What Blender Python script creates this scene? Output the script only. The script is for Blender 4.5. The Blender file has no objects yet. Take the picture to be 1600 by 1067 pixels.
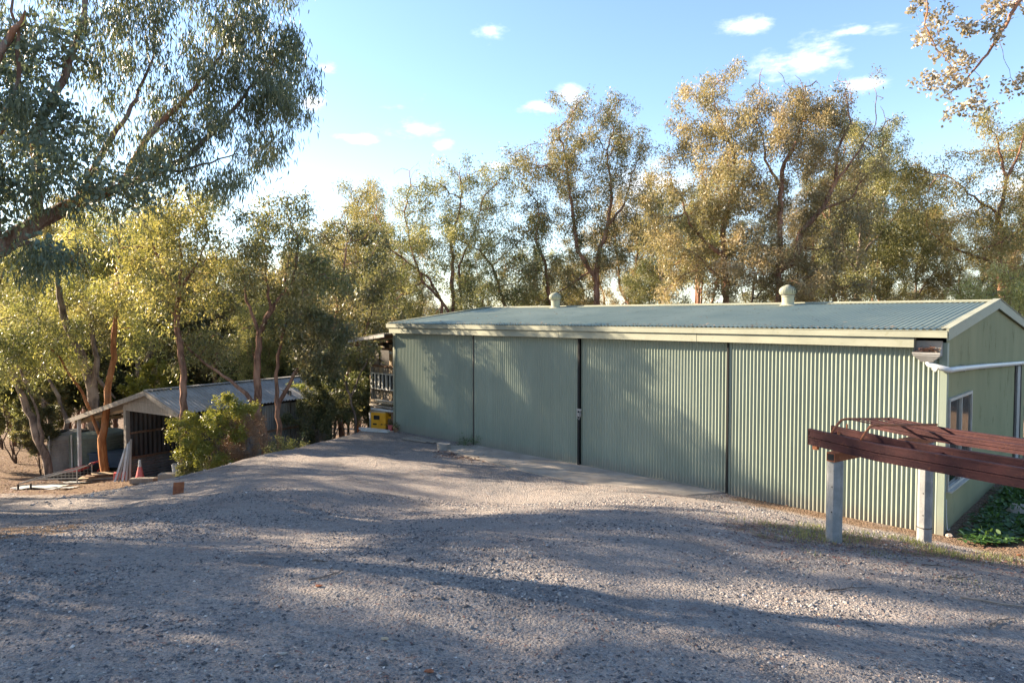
import bpy, bmesh, math, random
import numpy as np
from mathutils import Vector, Matrix, Euler
random.seed(7); rng = np.random.default_rng(7)
R = math.radians
scn = bpy.context.scene
col = scn.collection

# ------------------------------------------------------------------ camera, sky, sun, exposure
EYE = 3.74; PITCH = R(2.07); F = 1067.0
cam_d = bpy.data.cameras.new('camera'); cam = bpy.data.objects.new('camera', cam_d); col.objects.link(cam)
cam.location = (0, 0, EYE); cam.rotation_euler = (R(90) - PITCH, 0, 0)
cam_d.sensor_width = 36; cam_d.lens = 36 * F / 1600; cam_d.clip_start = 0.05; cam_d.clip_end = 3000
scn.camera = cam
SUN_EL = R(22.5); SUN_AZ = R(-71)              # azimuth from +Y, negative = left of the view
sun_dir = Vector((math.sin(SUN_AZ) * math.cos(SUN_EL), math.cos(SUN_AZ) * math.cos(SUN_EL), math.sin(SUN_EL)))
sd = bpy.data.lights.new('sun', 'SUN'); sd.energy = 5.0; sd.angle = R(0.6); sd.color = (1.0, 0.83, 0.62)
so = bpy.data.objects.new('sun', sd); col.objects.link(so); so.rotation_euler = sun_dir.to_track_quat('Z', 'Y').to_euler()
so.location = (-30, 10, 30)
scn.view_settings.view_transform = 'Standard'; scn.view_settings.look = 'None'
scn.view_settings.exposure = 2.05; scn.view_settings.gamma = 1
scn.cycles.max_bounces = 8; scn.cycles.transparent_max_bounces = 6; scn.cycles.diffuse_bounces = 5
scn.cycles.use_denoising = True

def ray(px, py):
    u = (px - 800) / F; v = (533.5 - py) / F
    return Vector((u, math.cos(PITCH) + v * math.sin(PITCH), -math.sin(PITCH) + v * math.cos(PITCH)))
def at(px, py, Y):
    d = ray(px, py); return Vector((0, 0, EYE)) + d * (Y / d.y)
def atz(px, py, z):
    d = ray(px, py); return Vector((0, 0, EYE)) + d * ((z - EYE) / d.z)
def proj(p):
    x, y, z = p[0], p[1], p[2] - EYE
    w = y * math.cos(PITCH) - z * math.sin(PITCH); v = y * math.sin(PITCH) + z * math.cos(PITCH)
    return 800 + F * x / w, 533.5 - F * v / w, w

# ---- node helpers
class NT:
    def __init__(s, tree): s.t = tree; s.t.nodes.clear()
    def n(s, typ, **kw):
        nd = s.t.nodes.new(typ)
        for k, v in kw.items():
            if k[0] == '_': continue
            if hasattr(nd, k): setattr(nd, k, v)
        return nd
    def l(s, a, b): s.t.links.new(a, b)
    def math(s, op, a, b=None, c=None, clamp=False):
        nd = s.t.nodes.new('ShaderNodeMath'); nd.operation = op; nd.use_clamp = clamp
        for i, v in enumerate((a, b, c)):
            if v is None: continue
            if isinstance(v, (int, float)): nd.inputs[i].default_value = v
            else: s.l(v, nd.inputs[i])
        return nd.outputs[0]
    def mix(s, f, a, b, blend='MIX'):
        nd = s.t.nodes.new('ShaderNodeMix'); nd.data_type = 'RGBA'; nd.blend_type = blend
        for i, v in ((0, f), (6, a), (7, b)):
            if isinstance(v, (int, float)): nd.inputs[i].default_value = v
            elif isinstance(v, tuple): nd.inputs[i].default_value = (*v[:3], 1)
            else: s.l(v, nd.inputs[i])
        return nd.outputs[2]
    def noise(s, vec, scale, detail=4, rough=0.55, dist=0):
        nd = s.t.nodes.new('ShaderNodeTexNoise'); nd.inputs['Scale'].default_value = scale
        nd.inputs['Detail'].default_value = detail; nd.inputs['Roughness'].default_value = rough
        nd.inputs['Distortion'].default_value = dist
        if vec is not None: s.l(vec, nd.inputs['Vector'])
        return nd.outputs[0]
    def ramp(s, f, stops, interp='LINEAR'):
        nd = s.t.nodes.new('ShaderNodeValToRGB'); cr = nd.color_ramp; cr.interpolation = interp
        while len(cr.elements) < len(stops): cr.elements.new(0.5)
        for e, (p, c) in zip(cr.elements, stops):
            e.position = p; e.color = (*c, 1) if len(c) == 3 else c
        s.l(f, nd.inputs[0]); return nd.outputs[0]
    def mapr(s, f, a, b, c=0.0, d=1.0, smooth=True):
        nd = s.t.nodes.new('ShaderNodeMapRange'); nd.interpolation_type = 'SMOOTHSTEP' if smooth else 'LINEAR'
        s.l(f, nd.inputs[0])
        for i, v in enumerate((a, b, c, d)): nd.inputs[i + 1].default_value = v
        return nd.outputs[0]
    def scalev(s, vec, sx, sy, sz):
        nd = s.t.nodes.new('ShaderNodeMapping'); nd.inputs['Scale'].default_value = (sx, sy, sz); s.l(vec, nd.inputs[0]); return nd.outputs[0]

# ---- world: Nishita sky, haze towards the horizon, small cumulus
world = bpy.data.worlds.new('World'); scn.world = world; world.use_nodes = True
w = NT(world.node_tree)
sky = w.n('ShaderNodeTexSky'); sky.sky_type = 'NISHITA'; sky.sun_disc = False
sky.sun_elevation = SUN_EL; sky.sun_rotation = SUN_AZ; sky.air_density = 1.0; sky.dust_density = 0.35; sky.ozone_density = 1.5
tc = w.n('ShaderNodeTexCoord'); sep = w.n('ShaderNodeSeparateXYZ'); w.l(tc.outputs['Generated'], sep.inputs[0])
az = w.math('ARCTAN2', sep.outputs[0], sep.outputs[1]); el = w.math('ARCSINE', sep.outputs[2])
cn = w.noise(w.scalev(tc.outputs['Generated'], 1, 1, 2.2), 14, 6, 0.6)
cn2 = w.noise(w.scalev(tc.outputs['Generated'], 1, 1, 2.5), 42, 4, 0.6)
nz = w.math('ADD', w.math('MULTIPLY', w.math('SUBTRACT', cn, 0.5), 3.2), w.math('MULTIPLY', w.math('SUBTRACT', cn2, 0.5), 1.6))
clouds = [(765, 50, 30, 14), (510, 110, 20, 12), (652, 206, 46, 14), (690, 226, 18, 12), (565, 218, 28, 8), (1250, 98, 70, 30),
          (1168, 40, 44, 10), (895, 150, 20, 15), (848, 168, 30, 8), (1350, 130, 40, 12), (485, 160, 18, 12), (780, 260, 18, 9), (1120, 320, 60, 30),
          (1010, 300, 60, 40), (1600, 300, 60, 40), (1330, 50, 30, 5)]
m = None
for (px, py, rx, ry) in clouds:
    d = ray(px, py).normalized(); a0 = math.atan2(d.x, d.y); e0 = math.asin(d.z)
    f2 = 1 / (1 + ((px - 800) / F) ** 2)
    ra = rx / F * f2; re = ry / F * math.sqrt(f2)
    da = w.math('DIVIDE', w.math('SUBTRACT', az, a0), ra); de = w.math('DIVIDE', w.math('SUBTRACT', el, e0), re)
    rr = w.math('SQRT', w.math('ADD', w.math('MULTIPLY', da, da), w.math('MULTIPLY', de, de)))
    v = w.math('SUBTRACT', 1.1, rr)
    m = v if m is None else w.math('MAXIMUM', m, v)
m = w.math('ADD', m, nz)
cm = w.mapr(m, -0.15, 1.55)
gen = w.noise(w.scalev(tc.outputs['Generated'], 1, 1, 3.0), 3.1, 6, 0.6)   # the same fair-weather puffs all round the sky
cm = w.math('MAXIMUM', w.math('MULTIPLY', cm, 0.8), w.mapr(gen, 0.67, 0.80, 0, 0.75))
hz = w.mapr(el, 0.0, 0.30, 0.26, 0.0)
SK = 0.082
skc = w.mix(1.0, sky.outputs[0], (0.96, 1.0, 1.07), 'MULTIPLY')
base = w.mix(hz, skc, (4.6, 4.9, 5.0))
full = w.mix(cm, base, (6.4, 6.4, 6.4))
bg = w.n('ShaderNodeBackground'); bg.inputs[1].default_value = SK; w.l(full, bg.inputs[0])
ow = w.n('ShaderNodeOutputWorld'); w.l(bg.outputs[0], ow.inputs[0])

# ------------------------------------------------------------------ materials
def mat(name, color=None, rough=0.7, metal=0.0, build=None, spec=0.3):
    m = bpy.data.materials.new(name); m.use_nodes = True; t = NT(m.node_tree)
    b = t.n('ShaderNodeBsdfPrincipled'); o = t.n('ShaderNodeOutputMaterial'); t.l(b.outputs[0], o.inputs[0])
    b.inputs['Roughness'].default_value = rough; b.inputs['Metallic'].default_value = metal
    b.inputs['Specular IOR Level'].default_value = spec
    if color: b.inputs['Base Color'].default_value = (*color, 1)
    t.b = b; t.o = o
    if build: build(t, b)
    return m
def bump(t, b, h, strength=0.4, dist=0.01):
    n = t.n('ShaderNodeBump'); n.inputs['Strength'].default_value = strength; n.inputs['Distance'].default_value = dist
    t.l(h, n.inputs['Height']); t.l(n.outputs[0], b.inputs['Normal'])
def pos(t): return t.n('ShaderNodeNewGeometry').outputs['Position']
def obc(t): return t.n('ShaderNodeTexCoord').outputs['Object']

def worn(name, c1, c2, rough=0.6, scale=2.0, metal=0.0, stretch=(1, 1, 1), dirt=None, bs=0.15, spec=0.3):
    def f(t, b):
        p = pos(t); v = t.scalev(p, *stretch)
        n1 = t.noise(v, scale, 6, 0.65); c = t.mix(t.mapr(n1, 0.35, 0.7), c1, c2)
        if dirt:
            n2 = t.noise(v, scale * 5, 5, 0.7); c = t.mix(t.mapr(n2, 0.56, 0.75, 0, 0.8), c, dirt)
        t.l(c, b.inputs['Base Color'])
        bump(t, b, t.noise(v, scale * 14, 4), bs, 0.01)
        r = t.mapr(n1, 0.3, 0.7, rough - 0.08, min(1, rough + 0.1)); t.l(r, b.inputs['Roughness'])
    return mat(name, None, rough, metal, f, spec)

M = {}
def sheetmat(t, b):
    p = pos(t); sp = t.n('ShaderNodeSeparateXYZ'); t.l(p, sp.inputs[0])
    n1 = t.noise(t.scalev(p, 1, 1, 0.5), 0.9, 6, 0.65); c = t.mix(t.mapr(n1, 0.35, 0.7), (0.225, 0.262, 0.205), (0.27, 0.305, 0.24))
    vd = t.n('ShaderNodeVectorMath'); vd.operation = 'DOT_PRODUCT'; t.l(p, vd.inputs[0]); vd.inputs[1].default_value = (-0.7206, 0.6934, 0)      # along the wall: one tone per sheet
    wn_ = t.n('ShaderNodeTexWhiteNoise'); wn_.noise_dimensions = '1D'; t.l(t.math('FLOOR', t.math('DIVIDE', vd.outputs['Value'], 0.762)), wn_.inputs['W'])
    c = t.mix(t.math('MULTIPLY', wn_.outputs['Value'], 0.35), c, (0.195, 0.225, 0.175))
    st = t.noise(t.scalev(p, 5, 5, 0.35), 2.2, 5, 0.7); c = t.mix(t.mapr(st, 0.55, 0.75, 0, 0.35), c, (0.33, 0.345, 0.27))      # chalky run-off streaks
    sp2 = t.noise(p, 26, 4, 0.7); c = t.mix(t.mapr(sp2, 0.66, 0.74, 0, 0.5), c, (0.13, 0.13, 0.10))
    mud = t.math('SUBTRACT', t.math('ADD', 0.30, t.math('MULTIPLY', t.noise(p, 3.5, 5, 0.7), 0.35)), sp.outputs[2])
    c = t.mix(t.mapr(mud, 0.10, 0.45, 0, 0.5), c, (0.24, 0.20, 0.16))                                                          # mud splashed up the foot
    t.l(c, b.inputs['Base Color']); bump(t, b, t.noise(p, 2.1, 3), 0.10, 0.05)
M['green_sheet'] = mat('green_sheet', None, 0.5, 0, sheetmat, 0.4)
M['gable_sheet'] = worn('gable_sheet', (0.235, 0.235, 0.135), (0.29, 0.28, 0.165), 0.8, 0.8, 0, (1, 1, 0.35), (0.14, 0.135, 0.07), 0.04, 0.1)
M['green_roof'] = worn('green_roof', (0.25, 0.29, 0.225), (0.33, 0.36, 0.28), 0.55, 0.6, 0.0, (1, 1, 1), (0.17, 0.17, 0.11), 0.04, 0.3)
M['cream'] = worn('cream_trim', (0.27, 0.275, 0.205), (0.33, 0.33, 0.245), 0.6, 1.5, 0, (1, 1, 2), (0.20, 0.19, 0.11), 0.05, 0.25)
M['galv'] = worn('galvanised', (0.25, 0.24, 0.22), (0.38, 0.365, 0.34), 0.65, 1.5, 0.05, (1, 1, 1), (0.19, 0.13, 0.09), 0.06, 0.3)
M['galv_old'] = worn('old_galvanised', (0.17, 0.165, 0.155), (0.28, 0.265, 0.245), 0.75, 1.8, 0.0, (1, 1, 0.5), (0.15, 0.09, 0.055), 0.1, 0.2)
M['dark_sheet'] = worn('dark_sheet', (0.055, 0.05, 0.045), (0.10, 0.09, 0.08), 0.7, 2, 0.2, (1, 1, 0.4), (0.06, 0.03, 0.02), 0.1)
M['dark'] = mat('dark_gap', (0.015, 0.015, 0.015), 0.8)
M['white'] = worn('white_plastic', (0.5, 0.5, 0.48), (0.6, 0.6, 0.58), 0.4, 3, 0, (1, 1, 1), (0.42, 0.40, 0.33), 0.03, 0.45)
M['dirty_white'] = worn('dirty_white', (0.5, 0.5, 0.47), (0.62, 0.62, 0.6), 0.6, 4, 0, (1, 1, 1), (0.25, 0.22, 0.17), 0.1)
M['rust_red'] = worn('rusty_red_steel', (0.036, 0.0095, 0.0105), (0.066, 0.020, 0.018), 0.62, 3.5, 0, (1, 1, 1), (0.15, 0.055, 0.026), 0.25)
M['rust'] = worn('rust', (0.20, 0.065, 0.03), (0.34, 0.13, 0.055), 0.8, 6, 0, (1, 1, 1), (0.45, 0.24, 0.13), 0.3)
M['concrete'] = worn('concrete', (0.30, 0.255, 0.205), (0.42, 0.36, 0.295), 0.85, 1.4, 0, (1, 1, 1), (0.20, 0.155, 0.12), 0.25)
M['post'] = worn('concrete_post', (0.20, 0.203, 0.20), (0.29, 0.29, 0.28), 0.85, 5, 0, (1, 1, 1), (0.13, 0.125, 0.115), 0.35)
M['timber'] = worn('grey_timber', (0.23, 0.20, 0.165), (0.34, 0.30, 0.25), 0.8, 3, 0, (6, 6, 1), (0.13, 0.10, 0.08), 0.3)
M['timber_brown'] = worn('brown_timber', (0.17, 0.10, 0.06), (0.27, 0.17, 0.11), 0.8, 3, 0, (5, 5, 1), (0.08, 0.05, 0.03), 0.3)
M['timber_pale'] = worn('pale_timber', (0.38, 0.28, 0.17), (0.50, 0.38, 0.25), 0.75, 4, 0, (1, 1, 1), (0.25, 0.16, 0.09), 0.2)
M['yellow'] = worn('yellow_paint', (0.62, 0.28, 0.015), (0.72, 0.36, 0.03), 0.45, 4, 0, (1, 1, 1), (0.35, 0.15, 0.03), 0.05)
M['pink'] = worn('faded_red_plastic', (0.62, 0.13, 0.13), (0.70, 0.22, 0.20), 0.5, 6, 0, (1, 1, 1), None, 0.03)
M['red'] = worn('red_paint', (0.40, 0.03, 0.03), (0.52, 0.06, 0.05), 0.4, 6, 0, (1, 1, 1), (0.2, 0.05, 0.03), 0.05)
M['black'] = mat('black_rubber', (0.018, 0.018, 0.018), 0.7)
M['tank'] = worn('tank_green', (0.10, 0.13, 0.11), (0.16, 0.19, 0.16), 0.6, 1.5, 0, (1, 1, 0.4), (0.07, 0.08, 0.06), 0.05)
M['blue'] = worn('faded_blue_paint', (0.04, 0.075, 0.12), (0.07, 0.11, 0.16), 0.5, 2, 0, (1, 1, 1), (0.03, 0.03, 0.04), 0.05)
M['alu'] = worn('aluminium_frame', (0.36, 0.35, 0.31), (0.44, 0.43, 0.39), 0.45, 5, 0.1, (1, 1, 1), None, 0.03)
M['glass'] = mat('window_glass', (0.012, 0.014, 0.016), 0.06, 0.0, None, 0.9)
M['soil'] = mat('soil', (0.07, 0.05, 0.035), 0.95)

def bark(name, c1, c2, c3):
    def f(t, b):
        p = obc(t); v = t.scalev(p, 7, 7, 1.1)
        n = t.noise(v, 1.6, 6, 0.65, 0.6); n2 = t.noise(p, 1.1, 4, 0.5)
        c = t.mix(t.mapr(n, 0.36, 0.66), c1, c2); c = t.mix(t.mapr(n2, 0.48, 0.66, 0, 0.8), c, c3)
        t.l(c, b.inputs['Base Color']); bump(t, b, n, 0.9, 0.04)
    return mat(name, None, 0.85, 0, f, 0.15)
M['bark_red'] = bark('bark_reddish', (0.12, 0.062, 0.042), (0.32, 0.18, 0.125), (0.42, 0.23, 0.15))
M['bark_grey'] = bark('bark_grey_brown', (0.095, 0.072, 0.058), (0.26, 0.20, 0.16), (0.40, 0.31, 0.24))
M['bark_near'] = bark('bark_shedding', (0.12, 0.07, 0.05), (0.26, 0.20, 0.17), (0.36, 0.15, 0.07))
M['bark_orange'] = bark('bark_orange', (0.22, 0.08, 0.03), (0.40, 0.18, 0.07), (0.3, 0.16, 0.09))
M['dead_twig'] = mat('dead_twig', (0.27, 0.23, 0.19), 0.9)

def leafmat(name, stops, trans=0.35, rough=0.42, hue=0.02):
    m = bpy.data.materials.new(name); m.use_nodes = True; t = NT(m.node_tree)
    a = t.n('ShaderNodeAttribute'); a.attribute_name = 'tint'
    big = t.noise(obc(t), 0.55, 3, 0.6)                       # whole sprays of older and younger leaves
    f = t.math('ADD', t.math('MULTIPLY', a.outputs['Fac'], 0.62), t.math('MULTIPLY', t.mapr(big, 0.3, 0.7), 0.38))
    c = t.ramp(f, stops)
    oi = t.n('ShaderNodeObjectInfo')
    hs = t.n('ShaderNodeHueSaturation'); t.l(c, hs.inputs['Color'])
    t.l(t.mapr(oi.outputs['Random'], 0, 1, 0.5 - hue, 0.5 + hue, False), hs.inputs['Hue'])
    t.l(t.mapr(oi.outputs['Random'], 0, 1, 0.85, 1.15, False), hs.inputs['Value'])
    b = t.n('ShaderNodeBsdfPrincipled'); b.inputs['Roughness'].default_value = rough; b.inputs['Specular IOR Level'].default_value = 0.6
    tr = t.n('ShaderNodeBsdfTranslucent'); t.l(hs.outputs[0], b.inputs['Base Color'])
    t.l(t.mix(1.0, hs.outputs[0], (1.15, 1.08, 0.7), 'MULTIPLY'), tr.inputs[0])
    mx = t.n('ShaderNodeMixShader'); mx.inputs[0].default_value = trans; t.l(b.outputs[0], mx.inputs[1]); t.l(tr.outputs[0], mx.inputs[2])
    o = t.n('ShaderNodeOutputMaterial'); t.l(mx.outputs[0], o.inputs[0]); return m
M['leaf_olive'] = leafmat('leaf_olive', [(0, (0.05, 0.066, 0.03)), (0.3, (0.13, 0.145, 0.058)), (0.58, (0.25, 0.245, 0.105)), (0.82, (0.40, 0.36, 0.18)), (1, (0.56, 0.47, 0.30))], 0.45, 0.42)
M['leaf_warm'] = leafmat('leaf_warm', [(0, (0.07, 0.072, 0.038)), (0.3, (0.20, 0.182, 0.088)), (0.58, (0.36, 0.305, 0.155)), (0.82, (0.52, 0.42, 0.25)), (1, (0.66, 0.54, 0.38))], 0.45, 0.42)
M['leaf_dark'] = leafmat('leaf_dark', [(0, (0.045, 0.062, 0.032)), (0.3, (0.11, 0.13, 0.06)), (0.58, (0.20, 0.205, 0.10)), (0.82, (0.33, 0.295, 0.16)), (1, (0.46, 0.39, 0.26))], 0.48, 0.42)
M['leaf_gold'] = leafmat('leaf_gold', [(0, (0.08, 0.088, 0.03)), (0.3, (0.20, 0.205, 0.07)), (0.58, (0.35, 0.32, 0.12)), (0.82, (0.50, 0.425, 0.20)), (1, (0.63, 0.52, 0.32))], 0.48, 0.42)
M['leaf_near'] = leafmat('leaf_long_near', [(0, (0.06, 0.085, 0.05)), (0.5, (0.12, 0.145, 0.08)), (0.85, (0.19, 0.20, 0.10)), (1, (0.33, 0.25, 0.12))], 0.38)
M['leaf_round'] = leafmat('leaf_round_blue', [(0, (0.09, 0.13, 0.10)), (0.5, (0.16, 0.215, 0.165)), (0.9, (0.22, 0.27, 0.20)), (1, (0.27, 0.27, 0.16))], 0.3, 0.5)
M['leaf_twig'] = leafmat('leaf_tan', [(0, (0.16, 0.17, 0.10)), (0.4, (0.36, 0.31, 0.20)), (0.7, (0.55, 0.48, 0.36)), (1, (0.68, 0.64, 0.55))], 0.35)
M['leaf_wattle'] = leafmat('leaf_wattle', [(0, (0.12, 0.14, 0.03)), (0.5, (0.25, 0.26, 0.055)), (0.85, (0.38, 0.36, 0.08)), (1, (0.46, 0.42, 0.11))], 0.45)
M['leaf_weed'] = leafmat('leaf_weed', [(0, (0.03, 0.07, 0.02)), (0.5, (0.06, 0.13, 0.03)), (1, (0.12, 0.22, 0.05))], 0.35)
M['leaf_dry'] = leafmat('leaf_dry', [(0, (0.20, 0.13, 0.07)), (0.5, (0.32, 0.22, 0.12)), (1, (0.44, 0.33, 0.19))], 0.3)
M['leaf_litter'] = leafmat('leaf_litter', [(0, (0.09, 0.045, 0.03)), (0.5, (0.19, 0.10, 0.065)), (0.85, (0.30, 0.18, 0.12)), (1, (0.42, 0.32, 0.24))], 0.1, 0.7)
M['grass'] = leafmat('grass_blades', [(0, (0.10, 0.12, 0.04)), (0.5, (0.20, 0.22, 0.07)), (1, (0.34, 0.32, 0.13))], 0.35, 0.6)

def groundmat(t, b):
    p = pos(t)
    a = t.n('ShaderNodeAttribute'); a.attribute_name = 'litter'
    big = t.noise(p, 0.35, 5, 0.6, 0.4); med = t.noise(p, 1.9, 6, 0.65, 0.5); fine = t.noise(p, 42, 5, 0.75); mid = t.noise(p, 13, 5, 0.7)
    vo = t.n('ShaderNodeTexVoronoi'); vo.inputs['Scale'].default_value = 30; t.l(p, vo.inputs['Vector'])
    vo2 = t.n('ShaderNodeTexVoronoi'); vo2.inputs['Scale'].default_value = 75; t.l(p, vo2.inputs['Vector'])
    grey = t.mix(t.mapr(fine, 0.3, 0.7), (0.14, 0.130, 0.125), (0.36, 0.328, 0.303))
    dust = t.mix(t.mapr(mid, 0.3, 0.7), (0.36, 0.295, 0.245), (0.52, 0.435, 0.37))
    c = t.mix(t.mapr(t.math('ADD', t.math('MULTIPLY', big, 0.55), t.math('MULTIPLY', med, 0.45)), 0.38, 0.56, 0.2, 0.95), grey, dust)
    st = t.n('ShaderNodeSeparateColor'); t.l(vo.outputs['Color'], st.inputs[0])
    st2 = t.n('ShaderNodeSeparateColor'); t.l(vo2.outputs['Color'], st2.inputs[0])
    c = t.mix(t.mapr(st.outputs[0], 0.72, 0.74, 0, 0.75), c, t.mix(st.outputs[1], (0.11, 0.11, 0.12), (0.40, 0.38, 0.36)))
    c = t.mix(t.mapr(st2.outputs[0], 0.6, 0.62, 0, 0.6), c, t.mix(st2.outputs[1], (0.09, 0.09, 0.10), (0.42, 0.39, 0.35)))
    tr_ = t.n('ShaderNodeAttribute'); tr_.attribute_name = 'track'
    c = t.mix(t.math('MULTIPLY', tr_.outputs['Fac'], t.mapr(med, 0.25, 0.6, 0.35, 0.85)), c, t.mix(t.mapr(fine, 0.35, 0.65), (0.27, 0.235, 0.205), (0.40, 0.35, 0.31)))
    dk = t.noise(p, 0.8, 6, 0.7, 0.8); c = t.mix(t.mapr(dk, 0.52, 0.70, 0, 0.7), c, t.mix(t.mapr(fine, 0.3, 0.7), (0.085, 0.082, 0.085), (0.19, 0.18, 0.175)))
    red = t.noise(p, 2.7, 6, 0.75); c = t.mix(t.mapr(red, 0.58, 0.72, 0, 0.5), c, (0.20, 0.11, 0.085))
    lit = t.mix(t.mapr(mid, 0.35, 0.65), (0.10, 0.065, 0.04), (0.27, 0.18, 0.12))
    lit = t.mix(t.mapr(st2.outputs[2], 0.7, 0.72, 0, 0.7), lit, (0.36, 0.27, 0.19))
    lf = t.mapr(t.math('ADD', a.outputs['Fac'], t.math('MULTIPLY', t.math('SUBTRACT', med, 0.5), 1.3)), 0.3, 0.7)
    c = t.mix(lf, c, lit)
    t.l(c, b.inputs['Base Color'])
    h = t.math('ADD', t.math('MULTIPLY', vo.outputs['Distance'], -0.9), t.math('ADD', t.math('MULTIPLY', vo2.outputs['Distance'], -0.4), t.math('ADD', t.math('MULTIPLY', mid, 1.0), t.math('MULTIPLY', fine, 0.5))))
    bump(t, b, h, 0.9, 0.05)
M['ground'] = mat('gravel_ground', None, 0.93, 0, groundmat, 0.12)
def stonemat(t, b):
    a = t.n('ShaderNodeAttribute'); a.attribute_name = 'tint'
    c = t.ramp(a.outputs['Fac'], [(0, (0.06, 0.058, 0.062)), (0.4, (0.15, 0.145, 0.145)), (0.7, (0.28, 0.265, 0.25)), (0.88, (0.42, 0.38, 0.34)), (0.95, (0.36, 0.24, 0.17)), (1, (0.62, 0.58, 0.54))])
    t.l(c, b.inputs['Base Color'])
M['stone'] = mat('crushed_stone', None, 0.9, 0, stonemat, 0.15)

# ------------------------------------------------------------------ object helpers
def props(o, label=None, cat=None, group=None, kind=None):
    if label: o['label'] = label
    if cat: o['category'] = cat
    if group: o['group'] = group
    if kind: o['kind'] = kind
    return o
def link(name, me, parent=None, m=None):
    o = bpy.data.objects.new(name, me); col.objects.link(o)
    if m: me.materials.append(M[m] if isinstance(m, str) else m)
    if parent: o.parent = parent; o.matrix_parent_inverse = parent_inv(parent)
    return o
def parent_inv(p):
    mw = Matrix.Identity(4); q = p
    chain = []
    while q is not None: chain.append(q); q = q.parent
    for q in reversed(chain):
        loc = Matrix.LocRotScale(q.location, q.rotation_euler, q.scale)
        mw = mw @ (q.matrix_parent_inverse if q.parent else Matrix.Identity(4)) @ loc
    return mw.inverted()
def thing(name, label, cat, loc, group=None):
    o = bpy.data.objects.new(name, None); o.empty_display_size = 0.3; col.objects.link(o); o.location = loc
    return props(o, label, cat, group)
def npmesh(name, v, f, tint=None, tname='tint', smooth=False):
    """v (n,3); f (m,k) int"""
    me = bpy.data.meshes.new(name); v = np.asarray(v, np.float32); 
    me.vertices.add(len(v)); me.vertices.foreach_set('co', v.ravel())
    fs = f if isinstance(f, list) else [f]
    tot = sum(a.size for a in fs); nf = sum(len(a) for a in fs)
    me.loops.add(tot); me.polygons.add(nf)
    me.loops.foreach_set('vertex_index', np.concatenate([a.ravel() for a in fs]).astype(np.int32))
    sizes = np.concatenate([np.full(len(a), a.shape[1]) for a in fs]); starts = np.concatenate([[0], np.cumsum(sizes)[:-1]])
    me.polygons.foreach_set('loop_start', starts.astype(np.int32))
    try: me.polygons.foreach_set('loop_total', sizes.astype(np.int32))
    except Exception: pass
    me.update(calc_edges=True)
    if tint is not None:
        at_ = me.attributes.new(tname, 'FLOAT', 'POINT' if len(tint) == len(v) and len(tint) != nf else 'FACE'); at_.data.foreach_set('value', np.asarray(tint, np.float32))
    if smooth: me.polygons.foreach_set('use_smooth', np.ones(nf, bool))
    return me
class MB:
    def __init__(s): s.v = []; s.f = []
    def box(s, c, sz, ax=None, bev=0):
        """centre c, full sizes sz along axes ax (3 vectors)"""
        ax = ax or (Vector((1, 0, 0)), Vector((0, 1, 0)), Vector((0, 0, 1))); b = len(s.v); c = Vector(c)
        for i in (-.5, .5):
            for j in (-.5, .5):
                for k in (-.5, .5): s.v.append(c + ax[0] * (i * sz[0]) + ax[1] * (j * sz[1]) + ax[2] * (k * sz[2]))
        for q in ((0, 1, 3, 2), (4, 6, 7, 5), (0, 4, 5, 1), (2, 3, 7, 6), (0, 2, 6, 4), (1, 5, 7, 3)): s.f.append([b + i for i in q])
        return s
    def bar(s, a, b_, w, h, up=(0, 0, 1)):
        a = Vector(a); b_ = Vector(b_); d = (b_ - a); L = d.length; d.normalize(); up = Vector(up)
        side = d.cross(up); side.normalize(); u2 = side.cross(d)
        return s.box((a + b_) / 2, (L, w, h), (d, side, u2))
    def tube(s, pts, r, n=8, cap=True):
        pts = [Vector(p) for p in pts]; rs = r if isinstance(r, (list, tuple)) else [r] * len(pts); b = len(s.v)
        ref = Vector((0, 0, 1))
        for i, p in enumerate(pts):
            d = (pts[min(i + 1, len(pts) - 1)] - pts[max(i - 1, 0)]).normalized()
            if abs(d.dot(ref)) > 0.95: ref = Vector((1, 0, 0)) if abs(d.x) < 0.9 else Vector((0, 1, 0))
            a = d.cross(ref).normalized(); c = d.cross(a); 
            for k in range(n):
                t = 2 * math.pi * k / n; s.v.append(p + (a * math.cos(t) + c * math.sin(t)) * rs[i])
        for i in range(len(pts) - 1):
            for k in range(n):
                k2 = (k + 1) % n; s.f.append([b + i * n + k, b + i * n + k2, b + (i + 1) * n + k2, b + (i + 1) * n + k])
        if cap:
            s.f.append([b + k for k in range(n)][::-1]); s.f.append([b + (len(pts) - 1) * n + k for k in range(n)])
        return s
    def lathe(s, c, prof, n=16):
        c = Vector(c); b = len(s.v)
        for (r, z) in prof:
            for k in range(n):
                t = 2 * math.pi * k / n; s.v.append(c + Vector((r * math.cos(t), r * math.sin(t), z)))
        for i in range(len(prof) - 1):
            for k in range(n):
                k2 = (k + 1) % n; s.f.append([b + i * n + k, b + i * n + k2, b + (i + 1) * n + k2, b + (i + 1) * n + k])
        s.f.append([b + k for k in range(n)][::-1]); s.f.append([b + (len(prof) - 1) * n + k for k in range(n)])
        return s
    def quad(s, *p):
        b = len(s.v); s.v += [Vector(x) for x in p]; s.f.append(list(range(b, b + len(p)))); return s
    def build(s, name, m, parent=None, bev=0, smooth=False):
        me = bpy.data.meshes.new(name); me.from_pydata([tuple(v) for v in s.v], [], s.f); me.update()
        if smooth:
            for p in me.polygons: p.use_smooth = True
        o = link(name, me, parent, m)
        if bev:
            md = o.modifiers.new('bevel', 'BEVEL'); md.width = bev; md.segments = 2; md.limit_method = 'ANGLE'
        return o
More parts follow.
